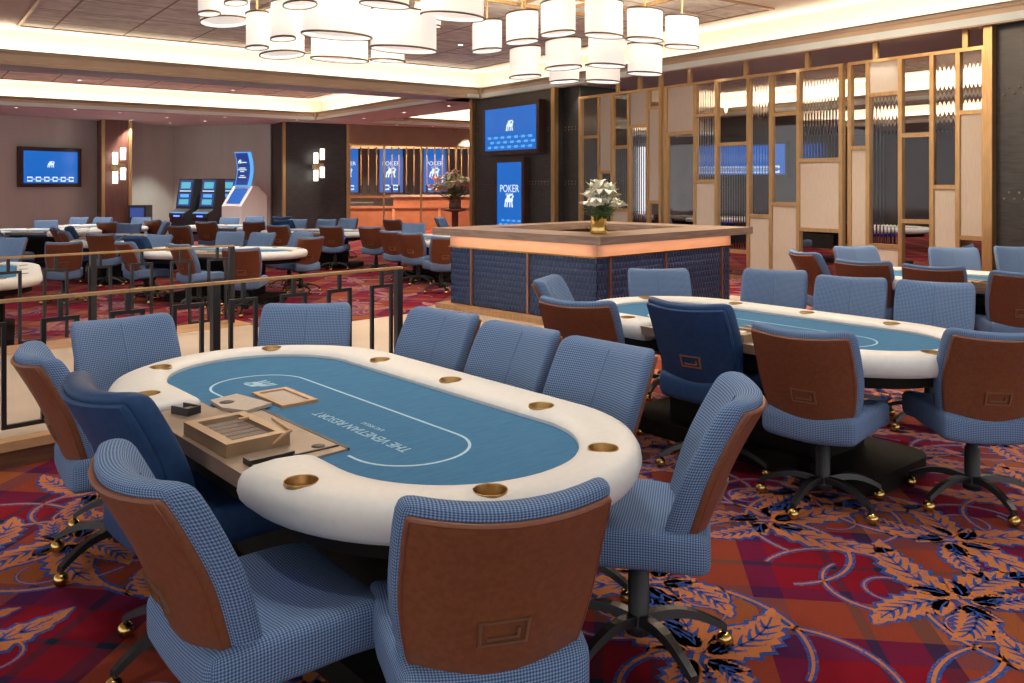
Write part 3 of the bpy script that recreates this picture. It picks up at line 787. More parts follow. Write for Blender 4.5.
F = [
 (12, 237, 185, 'blue chair facing the camera at the left edge, beyond the railings'),
 (-2, 230, 60, 'tan chair back just showing at the left edge below the wall screen'),
 (64, 241, -28, 'tan chair with blue wings right of the table cut off at the left edge'),
 (26, 223, 75, 'tan chair seen side-on under the wall screen'),
 (46, 220, 150, 'light blue chair under the right end of the wall screen'),
 (56, 227, 55, 'tan chair seen obliquely, left one of the pair behind the far railing'),
 (69, 230, 50, 'tan chair seen obliquely, right one of the pair behind the far railing'),
 (82, 217, 190, 'blue chair left of the mahogany pier foot'),
 (101, 217, 190, 'pale blue chair directly below the mahogany pier'),
 (109, 221, 8, 'tan chair back below the mahogany pier'),
 (111, 231, 0, 'tan chair back standing alone in the left of the far pit, both seat corners showing'),
 (130, 223, 176, 'blue chair facing the camera behind the lone tan chair back'),
 (150, 219, 20, 'tan chair back left of the slot machines'),
 (142, 217, 180, 'pale blue chair top before the small dark machine'),
 (166, 221, -120, 'blue chair turned towards the slot machines'),
 (179, 225, 10, 'tan chair back in front of the leftmost slot machine'),
 (164, 235, 200, 'pale blue chair at the end of the table left of centre in the far pit'),
 (151, 239, 40, 'tan chair with blue side at the left end of the middle far table'),
 (180, 243, 38, 'tan chair with blue side nearest the camera left of the middle far table'),
 (206, 221, 5, 'tan chair back in front of the second slot machine'),
 (231, 231, 178, 'blue chair facing the camera behind the middle far table'),
 (241, 247, -6, 'broad tan chair back with handle at the near side of the middle far table'),
 (230, 217, 180, 'pale blue chair below the white kiosk'),
 (255, 216, 180, 'pale blue chair right of the white kiosk'),
 (254, 221, -14, 'tan chair with blue side before the kiosk right edge'),
 (273, 232, 200, 'blue chair on the far side of the middle far table, left of two'),
 (293, 232, 215, 'blue chair on the far side of the middle far table, right of two'),
 (310, 236, -42, 'tan chair with blue side at the right end of the middle far table'),
 (281, 224, 10, 'tan chair back below the left edge of the charcoal pier'),
 (298, 219, 190, 'blue chair facing the camera below the charcoal pier'),
 (327, 219, 190, 'pale blue chair below the sconce on the charcoal pier'),
 (331, 225, 4, 'tan chair back standing below the sconce on the charcoal pier'),
 (349, 218, 195, 'pale blue chair below the right edge of the charcoal pier'),
 (370, 226, 15, 'tan chair with pale side, leftmost of three in a row left of the bar'),
 (392, 230, 18, 'tan chair, middle one of three in a row left of the bar'),
 (410, 232, 22, 'tan chair, rightmost of three in a row left of the bar'),
 (392, 219, 25, 'tan chair below the middle screen of the cashier'),
 (414, 223, 178, 'pale blue chair facing the camera before the orange cashier counter'),
 (440, 217, 110, 'blue chair seen side-on left of the pink flowers'),
 (446, 236, -20, 'tan chair back partly hidden by the left end of the bar'),
]
for px, ty, ph, lb in F: chair(px, ty, ph, lb, g, floor=-.15)
chair(282, 216, 0, 'plain navy dealer chair below the left of the charcoal pier', 'plain navy dealer chairs', floor=-.15, navy=True)
chair(182, 234, 30, 'plain navy dealer chair half hidden by a tan chair', 'plain navy dealer chairs', floor=-.15, navy=True)
chair(76, 226, 65, 'plain navy dealer chair behind the pair of oblique tan chairs', 'plain navy dealer chairs', floor=-.15, navy=True)
chair(358, 220, 20, 'plain navy dealer chair left of the three tan chairs in a row', 'plain navy dealer chairs', floor=-.15, navy=True)

# no backrest may stand inside a table's rail: slide such a chair straight back
TABS = [o for o in COL.objects if o.name.startswith('poker_table')]
bpy.context.view_layer.update()
def backs_clear(o):
    for it in range(30):
        fx, fy = -math.sin(o.rotation_euler.z), math.cos(o.rotation_euler.z); worst = 1; away = (0, 0)
        for t in TABS:
            if t is table0: continue
            dx, dy = o.location.x - fx * .30 - t.location.x, o.location.y - fy * .30 - t.location.y
            if abs(t.location.z - o.location.z) > .01 or math.hypot(dx, dy) > 2: continue
            a = t.rotation_euler.z; x = dx * math.cos(a) + dy * math.sin(a) + .03; y = -dx * math.sin(a) + dy * math.cos(a) + .05
            yy = math.copysign(max(0, abs(y) - .64), y); g_ = math.hypot(x, yy) - .65
            if g_ < worst: worst = g_; n = math.hypot(x, yy) or 1; away = ((x * math.cos(a) - yy * math.sin(a)) / n, (x * math.sin(a) + yy * math.cos(a)) / n)
        if worst > .10: return
        o.location.x += (away[0] - fx) * .025; o.location.y += (away[1] - fy) * .025
for rnd_ in range(12):
    for (o, lb) in SEATED: backs_clear(o)
    for i, (a_, l_) in enumerate(SEATED):                      # and no two chairs share a spot
        for (b_, m_) in SEATED[i + 1:]:
            d_ = b_.location - a_.location
            if d_.length < .60:
                u_ = d_.normalized() if d_.length > .06 else Vector((CC, -SS, 0)); q_ = (.61 - d_.length)
                if a_.location.z < -.1 or a_.location.x > 5.5: a_.location -= u_ * q_ * .5; b_.location += u_ * q_ * .5
# ------------------------------------------------------------------ bar
# quilted navy relief: slanting facets
M_quilt = nmat('navy_embossed_panel', (.020, .048, .125), (.028, .062, .155), 20, .42, .1, spec=.5)
def quilt(mb, org, ux, uy, w, z0, z1, nrm):
    cell = .052; nx = int(w / cell); nz = 10; vs = []; fs = []
    def P(u, z, d): return (org[0] + ux * u + nrm[0] * d, org[1] + uy * u + nrm[1] * d, z)
    dx = w / nx; dz = (z1 - z0) / nz
    for j in range(nz):
        for i in range(nx):
            off = dx * .5 * (j % 2); u0 = i * dx + off - (dx * .25); za = z0 + j * dz
            u0 = max(0, min(w - dx, u0)); b = len(vs)
            vs += [P(u0, za, 0), P(u0 + dx, za, 0), P(u0 + dx, za + dz, 0), P(u0, za + dz, 0), P(u0 + dx * .28, za + dz * .62, .011), P(u0 + dx * .70, za + dz * .18, .003)]
            fs += [(b, b + 5, b + 4), (b, b + 1, b + 5), (b + 1, b + 2, b + 5), (b + 5, b + 2, b + 4), (b + 2, b + 3, b + 4), (b + 3, b, b + 4)]
    mb.add(vs, fs); return mb
bar = empty('bar', WF(0, 0) + (0,), R(8.3)); tag(bar, 'square bar with quilted navy panels, lit copper band and driftwood top', 'bar')
LU, LV = 2.47, 2.24
def bb(name, boxes, m, par=bar):
    mb = MB()
    for b in boxes: mb.box(*b)
    return mb.build(name, m, par)
bb('plinth', [(-.13, LU + .13, -.13, LV + .13, .15, .21)], M_oak)
d = .30
bb('body', [(0, LU, 0, d, .21, .88), (0, d, d, LV, .21, .88), (LU - d, LU, d, LV, .21, .88), (d, LU - d, LV - d, LV, .21, .88)], M_dark)
qb = MB(); quilt(qb, (0, 0), 1, 0, LU, .215, .875, (0, -1)); qb.build('front_panel', M_quilt, bar)
qb = MB(); quilt(qb, (0, LV), 0, -1, LV, .215, .875, (-1, 0)); qb.build('side_panel', M_quilt, bar)
for u in (.19, 1.05, 2.18): bb('copper_strip', [(u - .012, u + .012, -.022, 0, .21, .885)], M_coppr) if False else None
M_copper = mat('copper_trim', (.42, .20, .12), .35, .7)
for u in (.19, 1.15, 2.28): bb('copper_strip', [(u - .013, u + .013, -.024, 0, .21, .885)], M_copper)
for v_ in (.95, 1.86): bb('copper_strip', [(-.024, 0, v_ - .013, v_ + .013, .21, .885)], M_copper)
bb('lit_band', [(-.01, LU + .01, -.01, .06, .88, 1.02), (-.01, .06, .06, LV, .88, 1.02), (LU - .05, LU + .01, .06, LV, .88, 1.02), (.06, LU - .05, LV - .06, LV, .88, 1.02)], M_coplit)
bb('band_ledge', [(-.035, LU + .035, -.035, 0, .868, .883), (-.035, 0, -.035, LV, .868, .883)], M_gold)
o = .23; iw = .36
bb('countertop', [(-o, LU + .14, -o, iw, 1.02, 1.10), (-o, iw, iw, LV + .06, 1.02, 1.10), (LU - iw, LU + .14, iw, LV + .06, 1.02, 1.10), (iw, LU - iw, LV - .3, LV + .06, 1.02, 1.10)], M_ctop)
def barlight(name, a, b, sx, sy):
    x, y = WF(a, b); l_ = area(name, (x, y, 1.012), sx, sy, 2.6, (0, 0, R(8.3)), (1, .74, .56)); return l_
barlight('bar_strip_light', LU / 2, -.10, 2.4, .05); barlight('bar_strip_light', -.10, LV / 2, .05, 2.1)

# bouquets
M_leafg = nmat('green_leaf', (.05, .12, .03), (.10, .20, .06), 20, .6)
M_petal = mat('white_petal', (.80, .80, .70), .6); M_bud = mat('greenish_bud', (.45, .50, .25), .6); M_pink = mat('peach_petal', (.75, .38, .26), .6)
M_peach = mat('cream_petal', (.72, .60, .48), .6)
def bouquet(x, y, z, s, label, wide, petals, rnd, vase):
    r = empty('flower_vase', (x, y, z)); tag(r, label, 'flowers', 'flower arrangements')
    vs_ = MB().lathe([(.001, 0), (.085 * s, 0), (.09 * s, .02 * s), (.085 * s, .19 * s), (.075 * s, .19 * s), (.075 * s, .05 * s), (.001, .05 * s)], n=24).build('vase', vase, r)
    lf = MB()
    for k in range(46):
        a = rnd.uniform(0, 6.28); e = rnd.uniform(.1, 1.2); l = rnd.uniform(.10, .20) * s
        bx, by, bz = rnd.uniform(-.06, .06) * s * wide, rnd.uniform(-.06, .06) * s, rnd.uniform(.16, .28) * s
        dx, dy, dz = math.cos(a) * math.cos(e) * wide, math.sin(a) * math.cos(e), math.sin(e) * .6 + rnd.uniform(-.3, .1)
        w = .022 * s; px_, py_ = -math.sin(a) * w, math.cos(a) * w
        p0 = (bx, by, bz); p1 = (bx + dx * l * .5 + px_, by + dy * l * .5 + py_, bz + dz * l * .5 + .01); p2 = (bx + dx * l, by + dy * l, bz + dz * l - .01); p3 = (bx + dx * l * .5 - px_, by + dy * l * .5 - py_, bz + dz * l * .5 + .01)
        lf.add([p0, p1, p2, p3], [(0, 1, 2, 3)])
    lf.build('foliage', M_leafg, r)
    st = MB()
    for k in range(46):
        a = rnd.uniform(0, 6.28); t = rnd.uniform(.02, .22) * s; hx, hy = math.cos(a) * t * wide * 1.25, math.sin(a) * t
        hz = (.56 - .9 * (t / s)) * s * rnd.uniform(.62, 1.0)
        st.tube([(0, 0, .1 * s), (hx * .5, hy * .5, hz * .6), (hx, hy, hz)], .004 * s, 4, False)
        m = rnd.choice(petals); f = MB(); n = rnd.choice((5, 6)); pl = rnd.uniform(.085, .125) * s; tilt = rnd.uniform(-.3, .9)
        for q in range(n):
            b = q * 2 * PI / n + rnd.uniform(0, .4); c, s_ = math.cos(b), math.sin(b); w = pl * .36
            f.add([(hx, hy, hz), (hx + c * pl * .55 - s_ * w, hy + s_ * pl * .55 + c * w, hz + pl * .45), (hx + c * pl * 1.05, hy + s_ * pl * 1.05, hz + pl * tilt), (hx + c * pl * .55 + s_ * w, hy + s_ * pl * .55 - c * w, hz + pl * .45)], [(0, 1, 2, 3)])
        f.ball((hx, hy, hz + pl * .2), pl * .22, 6, 4); f.build('flower', m, r)
    st.build('stems', M_leafg, r); return r
fx, fy = WF(.13, .0)
bouquet(fx + .02, fy + .12, 1.10, .95, 'white lily bouquet in a round gold vase on the bar corner', 1.15, [M_petal, M_petal, M_petal, M_bud], random.Random(4), M_gold)

# ------------------------------------------------------------------ brass and glass screen
XP = 11.72
def pane(px0, px1, y0, y1, kind, sc):
    ya, Za = onx(px0, XP); yb, Zb = onx(px1, XP); Zm = (Za + Zb) / 2
    za, zb = zat(y1, Zm), zat(y0, Zm); a, b = min(ya, yb), max(ya, yb)
    if kind == 'T': MB().box(XP - .018, XP + .018, a, b, za, zb).build('linen_panel', M_tan, sc)
    elif kind == 'G': MB().box(XP - .004, XP + .004, a, b, za, zb).build('clear_pane', M_glass, sc)
    else:
        n = max(2, round((b - a) / .055)) * 8; m = MB(); vs = []
        for k in range(n + 1):
            y_ = a + (b - a) * k / n; q = XP - .010 - .0028 * math.cos(2 * PI * k / 8)
            vs += [(q, y_, za), (q, y_, zb), (XP + .008, y_, za), (XP + .008, y_, zb)]
        m.add(vs, [(4 * k, 4 * k + 1, 4 * k + 5, 4 * k + 4) for k in range(n)], sm=True)
        m.add(vs, [(4 * k + 2, 4 * k + 6, 4 * k + 7, 4 * k + 3) for k in range(n)] + [(4 * k, 4 * k + 4, 4 * k + 6, 4 * k + 2) for k in range(n)] + [(4 * k + 1, 4 * k + 3, 4 * k + 7, 4 * k + 5) for k in range(n)] + [(0, 2, 3, 1), (4 * n, 4 * n + 1, 4 * n + 3, 4 * n + 2)])
        m.build('reeded_pane', M_rib, sc)
SCREENS = [('leftmost bay of the brass framed glass screen, beside the charcoal pier', 580, 663, [
   (580, 600, [('R', 97, 137), ('R', 137, 400)]), (600, 613, [('T', 94, 172), ('R', 172, 400)]),
   (613, 630, [('G', 93, 147), ('R', 147, 210), ('T', 210, 400)]), (630, 649, [('T', 91, 126), ('R', 126, 400)]),
   (649, 661.5, [('G', 90, 108), ('T', 108, 202), ('G', 202, 400)])]),
  ('middle bay of the brass framed glass screen, behind the bar end', 666, 844, [
   (666, 696, [('T', 87, 133), ('G', 133, 400)]), (696, 717.5, [('R', 84, 115), ('R', 115, 181), ('T', 181, 400)]),
   (717.5, 749.5, [('G', 80, 144), ('R', 144, 251), ('G', 251, 400)]), (749.5, 772, [('R', 76, 216), ('T', 216, 400)]),
   (772, 799.5, [('G', 72, 114), ('G', 114, 204), ('T', 204, 400)]), (799.5, 842, [('R', 67, 160), ('T', 160, 230), ('G', 230, 400)])]),
  ('rightmost bay of the brass framed glass screen, beside the studded pier', 849, 988, [
   (849, 869, [('G', 63, 148), ('T', 148, 400)]), (869, 901.5, [('T', 60, 94), ('R', 94, 246), ('T', 246, 400)]),
   (901.5, 933, [('G', 55, 135), ('R', 135, 221.5), ('G', 221.5, 400)]), (933, 959, [('R', 51, 187), ('T', 187, 400)]),
   (959, 987.5, [('R', 47, 112), ('T', 112, 238), ('G', 238, 400)])])]
for lb, pa, pb, cols in SCREENS:
    ya, _ = onx(pa, XP); yb, _ = onx(pb, XP)
    sc = empty('glass_screen'); tag(sc, lb, 'partition', 'brass framed screen bays')
    fr = MB(); ZT = 3.45; w = .03
    lo, hi = min(ya, yb), max(ya, yb)
    fr.box(XP - .04, XP + .04, lo, hi, ZT - .05, ZT); fr.box(XP - .04, XP + .04, lo, hi, 0, .05)
    fr.box(XP - .04, XP + .04, lo, lo + w, .05, ZT - .05); fr.box(XP - .04, XP + .04, hi - w, hi, .05, ZT - .05)
    fr.build('frame', M_brass, sc)
    edges = sorted(set([c[0] for c in cols] + [c[1] for c in cols]))
    for e in edges:
        y_, _ = onx(e, XP); y_ = max(lo + w, min(hi - w, y_))
        MB().box(XP - .045, XP + .045, y_ - w, y_ + w, .05, ZT - .05).build('mullion', M_brass, sc)
    for (x0, x1, segs) in cols:
        for k, (kd, t, b) in enumerate(segs):
            yA, ZA = onx(x0, XP); yB, ZB = onx(x1, XP); Zm = (ZA + ZB) / 2
            b_ = HOR + (CAM_H - .05) * FOC / Zm if b == 400 else b; t_ = HOR + (CAM_H - ZT + .05) * FOC / Zm if k == 0 else t
            pane(x0, x1, t_, b_, kd, sc)
            if k:
                z = zat(t, Zm); MB().box(XP - .04, XP + .04, min(yA, yB) + w, max(yA, yB) - w, z - w, z + w).build('rail', M_brass, sc)
    hs = [q for q in ((618, 640, 661) if pa < 600 else (690, 746, 808) if pa < 700 else (876, 966))]
    for q in hs:
        y_, _ = onx(q, XP); MB().box(XP - .03, XP + .03, y_ - .035, y_ + .035, ZT, ZS).build('hanger', M_brass, sc)

# ------------------------------------------------------------------ railings on the walkway
def railing(label, u0, u1, v, z0, H, posts, unit, start):
    r = empty('railing', WF(u0, v) + (z0,), R(8.3)); tag(r, label, 'railing', 'brass topped black railings')
    Lg = u1 - u0
    MB().box(0, Lg, -.028, .028, H - .018, H).build('handrail', M_brass, r)
    for p in posts: MB().box(p - u0 - .026, p - u0 + .026, -.026, .026, 0, H - .018).build('post', M_black, r)
    t = .0125; k = 0; x = start - u0
    while x > unit: x -= unit
    while x < Lg - .1:
        hw = .105; m = MB(); zt = H - .13
        m.box(x - t, x + t, -t, t, zt, H - .018); m.box(x - hw, x + hw, -t, t, zt - 2 * t, zt)
        m.box(x - hw, x - hw + 2 * t, -t, t, .05, zt - 2 * t); m.box(x + hw - 2 * t, x + hw, -t, t, .05, zt - 2 * t)
        if k % 2 == 0 and x - unit > -.2: m.box(x - unit + hw - 2 * t, x - hw + 2 * t, -t, t, .04, .04 + 2 * t)
        m.build('meander_bar', M_black, r); x += unit; k += 1
    return r
railing('near brass topped black railing on the walkway edge behind the nearest table', -7.3, -2.35, .10, .15, .79, (-3.92, -2.375, -7.2), .392, -2.54)
railing('far brass topped black railing across the walkway, short of the far pit', -8.0, -2.35, 3.0, .15, .82, (-2.375, -3.75, -5.4, -7.9), .385, -2.53)
# ------------------------------------------------------------------ screens
PAT = [(x, y) for x in range(7) for y in range(3)]
def screen(label, org, ux, w, h, frame, scr_w, group='wall screens', text=None, depth=.12, cells=6, cat='screen', shift=0, lion_y=.05, lion_w=.16, face='F', rows=1):
    """flat screen; org lower-left corner of the frame, ux its unit direction to the viewer's right"""
    r = empty('wall_screen', org, math.atan2(ux[1], ux[0])); tag(r, label, cat, group)
    fw = frame
    f = MB(); f.box(0, w, -.0, depth, 0, h); f.box(0, w, -.03, 0, 0, fw); f.box(0, w, -.03, 0, h - fw, h); f.box(0, fw, -.03, 0, fw, h - fw); f.box(w - fw, w, -.03, 0, fw, h - fw)
    f.build('frame', M_frame, r)
    MB().box(fw, w - fw, -.010, -.001, fw, h - fw).build('display', M_blue, r)
    iw, ih = w - 2 * fw, h - 2 * fw
    def M_(x, z): return Matrix.Translation((fw + iw * x, -.011, fw + ih * z)) @ Matrix.Rotation(PI / 2, 4, 'X')
    lion('emblem', lion_w * iw, M_sw, r, M_(.5, .5 + lion_y), .003)
    mb = MB(); s = iw / (cells + .6); t = s * .13
    for rw in range(rows):
        z = fw + ih * .05 + rw * s * (.75 if rows == 1 else .42)
        for k in range(cells):
            x = fw + s * (.3 + k) + s * .16 + (s * .4 if rw % 2 else 0); q = s * (.62 if rows == 1 else .5); qh = q * (.9 if rows == 1 else .42)
            if x + q > fw + iw: continue
            for (a, b, c, d_) in ((x, x + q, z, z + t), (x, x + q, z + qh - t, z + qh), (x, x + t, z, z + qh * .36), (x, x + t, z + qh * .64, z + qh), (x + q - t, x + q, z, z + qh * .36), (x + q - t, x + q, z + qh * .64, z + qh)):
                mb.box(a, b, -.014, -.011, c, d_)
            if k: mb.box(x - s * .38, x + t, -.014, -.011, z + qh * .43, z + qh * .57)
    mb.build('border_pattern', M_sl if rows > 1 else M_sw, r)
    if text:
        for (s_, sz, zz) in text:
            text_mesh('screen_lettering', s_, sz * iw, M_sw, r, (w / 2, -.012, fw + ih * zz), (PI / 2, 0, 0))
    return r
# left wall screen
wx, wy = 8.2 + 4.5, 31.8 - 26.3; wl = math.hypot(wx, wy); wu = (wx / wl, wy / wl)
def on_line(px, p, u):
    """where a sight line through px meets the plan line p + t u"""
    X1 = (px - 512) / FOC; dx, dy = CC * X1 + SS, -SS * X1 + CC
    det = dx * -u[1] + u[0] * dy; t = (dx * p[1] - dy * p[0]) / det * -1 if False else None
    # solve s*(dx,dy) = p + t*u
    D = dx * (-u[1]) - (-u[0]) * dy
    s_ = (p[0] * (-u[1]) - (-u[0]) * p[1]) / D
    return (dx * s_, dy * s_), s_
nrm = (wu[1], -wu[0])
A, ZA = on_line(19, (-4.5 + nrm[0] * .16, 26.3 + nrm[1] * .16), wu); B, ZB = on_line(81, (-4.5 + nrm[0] * .16, 26.3 + nrm[1] * .16), wu)
w_ = math.hypot(B[0] - A[0], B[1] - A[1]); z0 = zat(187, (ZA + ZB) / 2); z1 = zat(147.5, (ZA + ZB) / 2)
screen('blue wall screen on the taupe wall at far left', (A[0], A[1], z0), wu, w_, z1 - z0, .12, 0, lion_w=.13, lion_y=.08, cells=6)
# two screens on the charcoal pier: face looks towards -x, viewer's right is -y
def pier_screen(label, pa, pb, yt, yb, frame, xx=11.38, **k):
    ya, Za = onx(pa, xx); yb_, Zb = onx(pb, xx); Zm = (Za + Zb) / 2
    return screen(label, (xx, ya, zat(yb, Zm)), (0, -1), ya - yb_, zat(yt, Zm) - zat(yb, Zm), frame, 0, **k)
pier_screen('wide blue screen high on the charcoal pier', 483, 540, 103, 154.5, .10, depth=.16, cells=7, rows=3, lion_y=.06, lion_w=.14)
pier_screen('tall blue screen reading POKER below the wide one on the charcoal pier', 495, 525, 158, 233, .10, xx=11.42, depth=.12, cells=4, rows=2, lion_w=.36, lion_y=-.09, text=[('POKER', .25, .60), ('AT THE', .09, .515)])

# ------------------------------------------------------------------ sconces
def sconce(label, c, u, s=1.0):
    r = empty('wall_sconce', c, math.atan2(u[1], u[0])); tag(r, label, 'wall lamp', 'four-light sconces')
    b = MB(); b.box(-.20 * s, .02 * s, -.05, .02, -.09 * s, .09 * s); b.box(-.02 * s, .17 * s, -.10, -.02, -.06 * s, .13 * s); b.build('bracket', M_bronze, r)
    for (x, z) in ((-.11, .28), (.11, .42), (-.11, -.28), (.11, -.17)):
        g_ = MB().lathe([(.001, -.19 * s), (.075 * s, -.19 * s), (.075 * s, .19 * s), (.001, .19 * s)], (x * s, -.13, z * s), 16).build('glass_tube', M_lampg, r)
        MB().lathe([(.079 * s, -.02), (.079 * s, .02)], (x * s, -.13, z * s - (.19 * s if z > 0 else -.19 * s)), 16).build('collar', M_bronze, g_)
    return r
x, y = at(118.5, 27.2); sconce('four-tube sconce on the mahogany pier', (x, y, zat(168, 27.2)), (.94, -.05), 1.05)
x, y = at(318, 28.6); sconce('four-tube sconce on the charcoal pier left of the cashier', (x, y, zat(167, 28.6)), (.99, -.13), 1.0)

# ------------------------------------------------------------------ slot machines and kiosk
def slot(px, Z, label):
    x, y = at(px, Z); a = math.atan2(-SS, CC) - R(26)
    r = empty('slot_machine', (x, y, -.15), a); tag(r, label, 'slot machine', 'slot machines')
    Mx = lambda z: Matrix.Translation((0, 0, z))
    b = MB(); prof = [(-.35, 0), (.35, 0), (.35, 1.95), (.05, 1.95), (-.12, 1.0), (-.38, .86), (-.38, .74), (-.35, .70)]
    pts = [(-.33, yy, zz) for yy, zz in prof] + [(.33, yy, zz) for yy, zz in prof]; n = len(prof)
    b.add(pts, [tuple(range(n)), tuple(range(2 * n - 1, n - 1, -1))] + [(i, n + i, n + (i + 1) % n, (i + 1) % n) for i in range(n)]); b.build('cabinet', M_plas, r)
    def sc(z0, z1, m, nm, w=.27, par=r, off=.012):
        f = lambda z: .05 - (1.95 - z) / .95 * .17 - off
        q = MB(); q.add([(-w, f(z0), z0), (w, f(z0), z0), (w, f(z1), z1), (-w, f(z1), z1), (-w, f(z0) + .01, z0), (w, f(z0) + .01, z0), (w, f(z1) + .01, z1), (-w, f(z1) + .01, z1)],
                        [(0, 1, 2, 3), (7, 6, 5, 4), (0, 4, 5, 1), (3, 2, 6, 7), (0, 3, 7, 4), (1, 5, 6, 2)]); return q.build(nm, m, par)
    t = sc(1.58, 1.90, M_dkb, 'top_display'); sc(1.64, 1.84, M_cy, 'game_art', .20, t, .016); sc(1.545, 1.575, M_sw, 'light_bar', .24)
    m2 = sc(1.08, 1.50, M_dkb, 'main_display'); sc(1.14, 1.30, M_cy, 'game_art', .20, m2, .016); sc(1.36, 1.46, M_sl, 'game_art', .18, m2, .016)
    MB().box(-.28, .28, -.37, -.16, .87, .90).build('button_deck', M_sl, r)
    MB().box(-.12, .12, -.392, -.378, .76, .80).build('ticket_slot', M_led, r)
    return r
slot(186, 27.0, 'leftmost of the dark slot machines with lit blue displays')
slot(209, 26.6, 'middle dark slot machine with lit blue displays')
slot(228, 27.4, 'dark slot machine half hidden behind the white kiosk')
x, y = at(240, 24.5); k = empty('ticket_kiosk', (x, y, -.15), math.atan2(-SS, CC) - R(32)); tag(k, 'white kiosk with sloping blue touchscreen and tall curved blue sign', 'kiosk')
b = MB(); prof = [(-.30, 0), (.62, 0), (.62, 1.45), (.30, 1.72), (.12, 1.72), (-.30, 1.15)]; n = len(prof)
pts = [(-.42, yy, zz) for yy, zz in prof] + [(.42, yy, zz) for yy, zz in prof]
b.add(pts, [tuple(range(n)), tuple(range(2 * n - 1, n - 1, -1))] + [(i, n + i, n + (i + 1) % n, (i + 1) % n) for i in range(n)]); b.build('housing', M_white, k)
q = MB(); f0 = lambda z: -.30 + (z - 1.15) / .57 * .42 - .012
for (z0, z1, w) in ((1.22, 1.64, .29),): q.add([(-w, f0(z0), z0), (w, f0(z0), z0), (w, f0(z1), z1), (-w, f0(z1), z1)], [(0, 1, 2, 3)])
q.build('touchscreen', M_blue, k)
sg = MB(); n = 8; pts = []
for i in range(n + 1):
    z = 1.72 + .98 * i / n; yy = .10 + .10 * math.sin(PI * i / n) - .05; pts += [(-.30, yy, z), (.30, yy, z), (.30, yy + .09, z), (-.30, yy + .09, z)]
sg.add(pts, [(4 * i + j, 4 * i + (j + 1) % 4, 4 * i + 4 + (j + 1) % 4, 4 * i + 4 + j) for i in range(n) for j in range(4)] + [(0, 3, 2, 1), (4 * n, 4 * n + 1, 4 * n + 2, 4 * n + 3)])
s_o = sg.build('sign', M_sl, k)
q = MB(); pts = []
for i in range(n + 1):
    z = 1.75 + .92 * i / n; yy = .10 + .10 * math.sin(PI * i / n) - .056; pts += [(-.26, yy, z), (.26, yy, z)]
q.add(pts, [(2 * i, 2 * i + 1, 2 * i + 3, 2 * i + 2) for i in range(n)]); q.build('sign_face', M_dkb, s_o)
lion('emblem', .13, M_sw, s_o, Matrix.Translation((-.10, .08, 2.42)) @ Matrix.Rotation(PI / 2, 4, 'X'), .004)
q = MB()
for (z, w) in ((2.40, .13), (2.24, .13), (2.19, .18), (2.14, .08), (2.02, .08), (1.97, .15)): q.box((.05 if z == 2.40 else 0) - w, (.05 if z == 2.40 else 0) + w, .075, .085, z - .012, z + .012)
q.build('sign_lettering', M_sw, s_o)
x, y = at(137, 27.2); m_ = empty('gaming_terminal', (x, y, -.15), math.atan2(-SS, CC)); tag(m_, 'small dark machine with a dim blue face against the wall right of the mahogany pier', 'machine')
MB().box(-.28, .28, 0, .5, 0, 1.10).build('cabinet', M_plas, m_); MB().box(-.22, .22, -.01, 0, .72, 1.02).build('display', M_dkb, m_)

# ------------------------------------------------------------------ cashier
Zc = 33.0
x0, y0 = at(344, Zc); x1, y1 = at(478, 33.8); cl = math.hypot(x1 - x0, y1 - y0); ca = math.atan2(y1 - y0, x1 - x0)
ca_ = empty('cashier_counter', (x0, y0, -.15), ca); tag(ca_, 'long orange lit cashier counter with a pale raised ledge', 'counter')
MB().box(.1, cl, .0, .6, 0, .84).build('body', M_cashier, ca_)
MB().box(.0, cl, -.05, .65, .84, .92).build('lower_ledge', M_cashier, ca_)
MB().box(1.9, cl, .02, .6, .92, 1.28).build('upper_body', M_cashier, ca_)
MB().box(1.8, cl, -.05, .65, 1.28, 1.36).build('upper_ledge', M_stone, ca_)
for xx in (1.9, 3.7, 5.2): MB().box(xx - .05, xx + .05, -.04, .0, 0, .84).build('panel_trim', M_coplit, ca_)
area('cashier_strip_light', (at(410, 32.2)[0], at(410, 32.2)[1], 3.4), 5.5, .5, 300, (0, 0, ca), (1, .66, .42))
# glazing frame of the cashier opening
gf = empty('cashier_glazing', (12.9, 27.05, -.15), math.atan2(-.4, 6.75)); tag(gf, 'brass framed glazing in front of the cashier', 'partition')
Lg = 6.2
MB().box(0, Lg, -.03, .03, 3.14, 3.2).build('head_rail', M_brass, gf)
for px in (349.5, 384, 421, 456, 474):
    P_a, _ = on_line(px, (12.9, 27.05), (.998, -.059)); t = (P_a[0] - 12.9) / .998
    MB().box(t - .03, t + .03, -.03, .03, 0, 3.14).build('mullion', M_brass, gf)
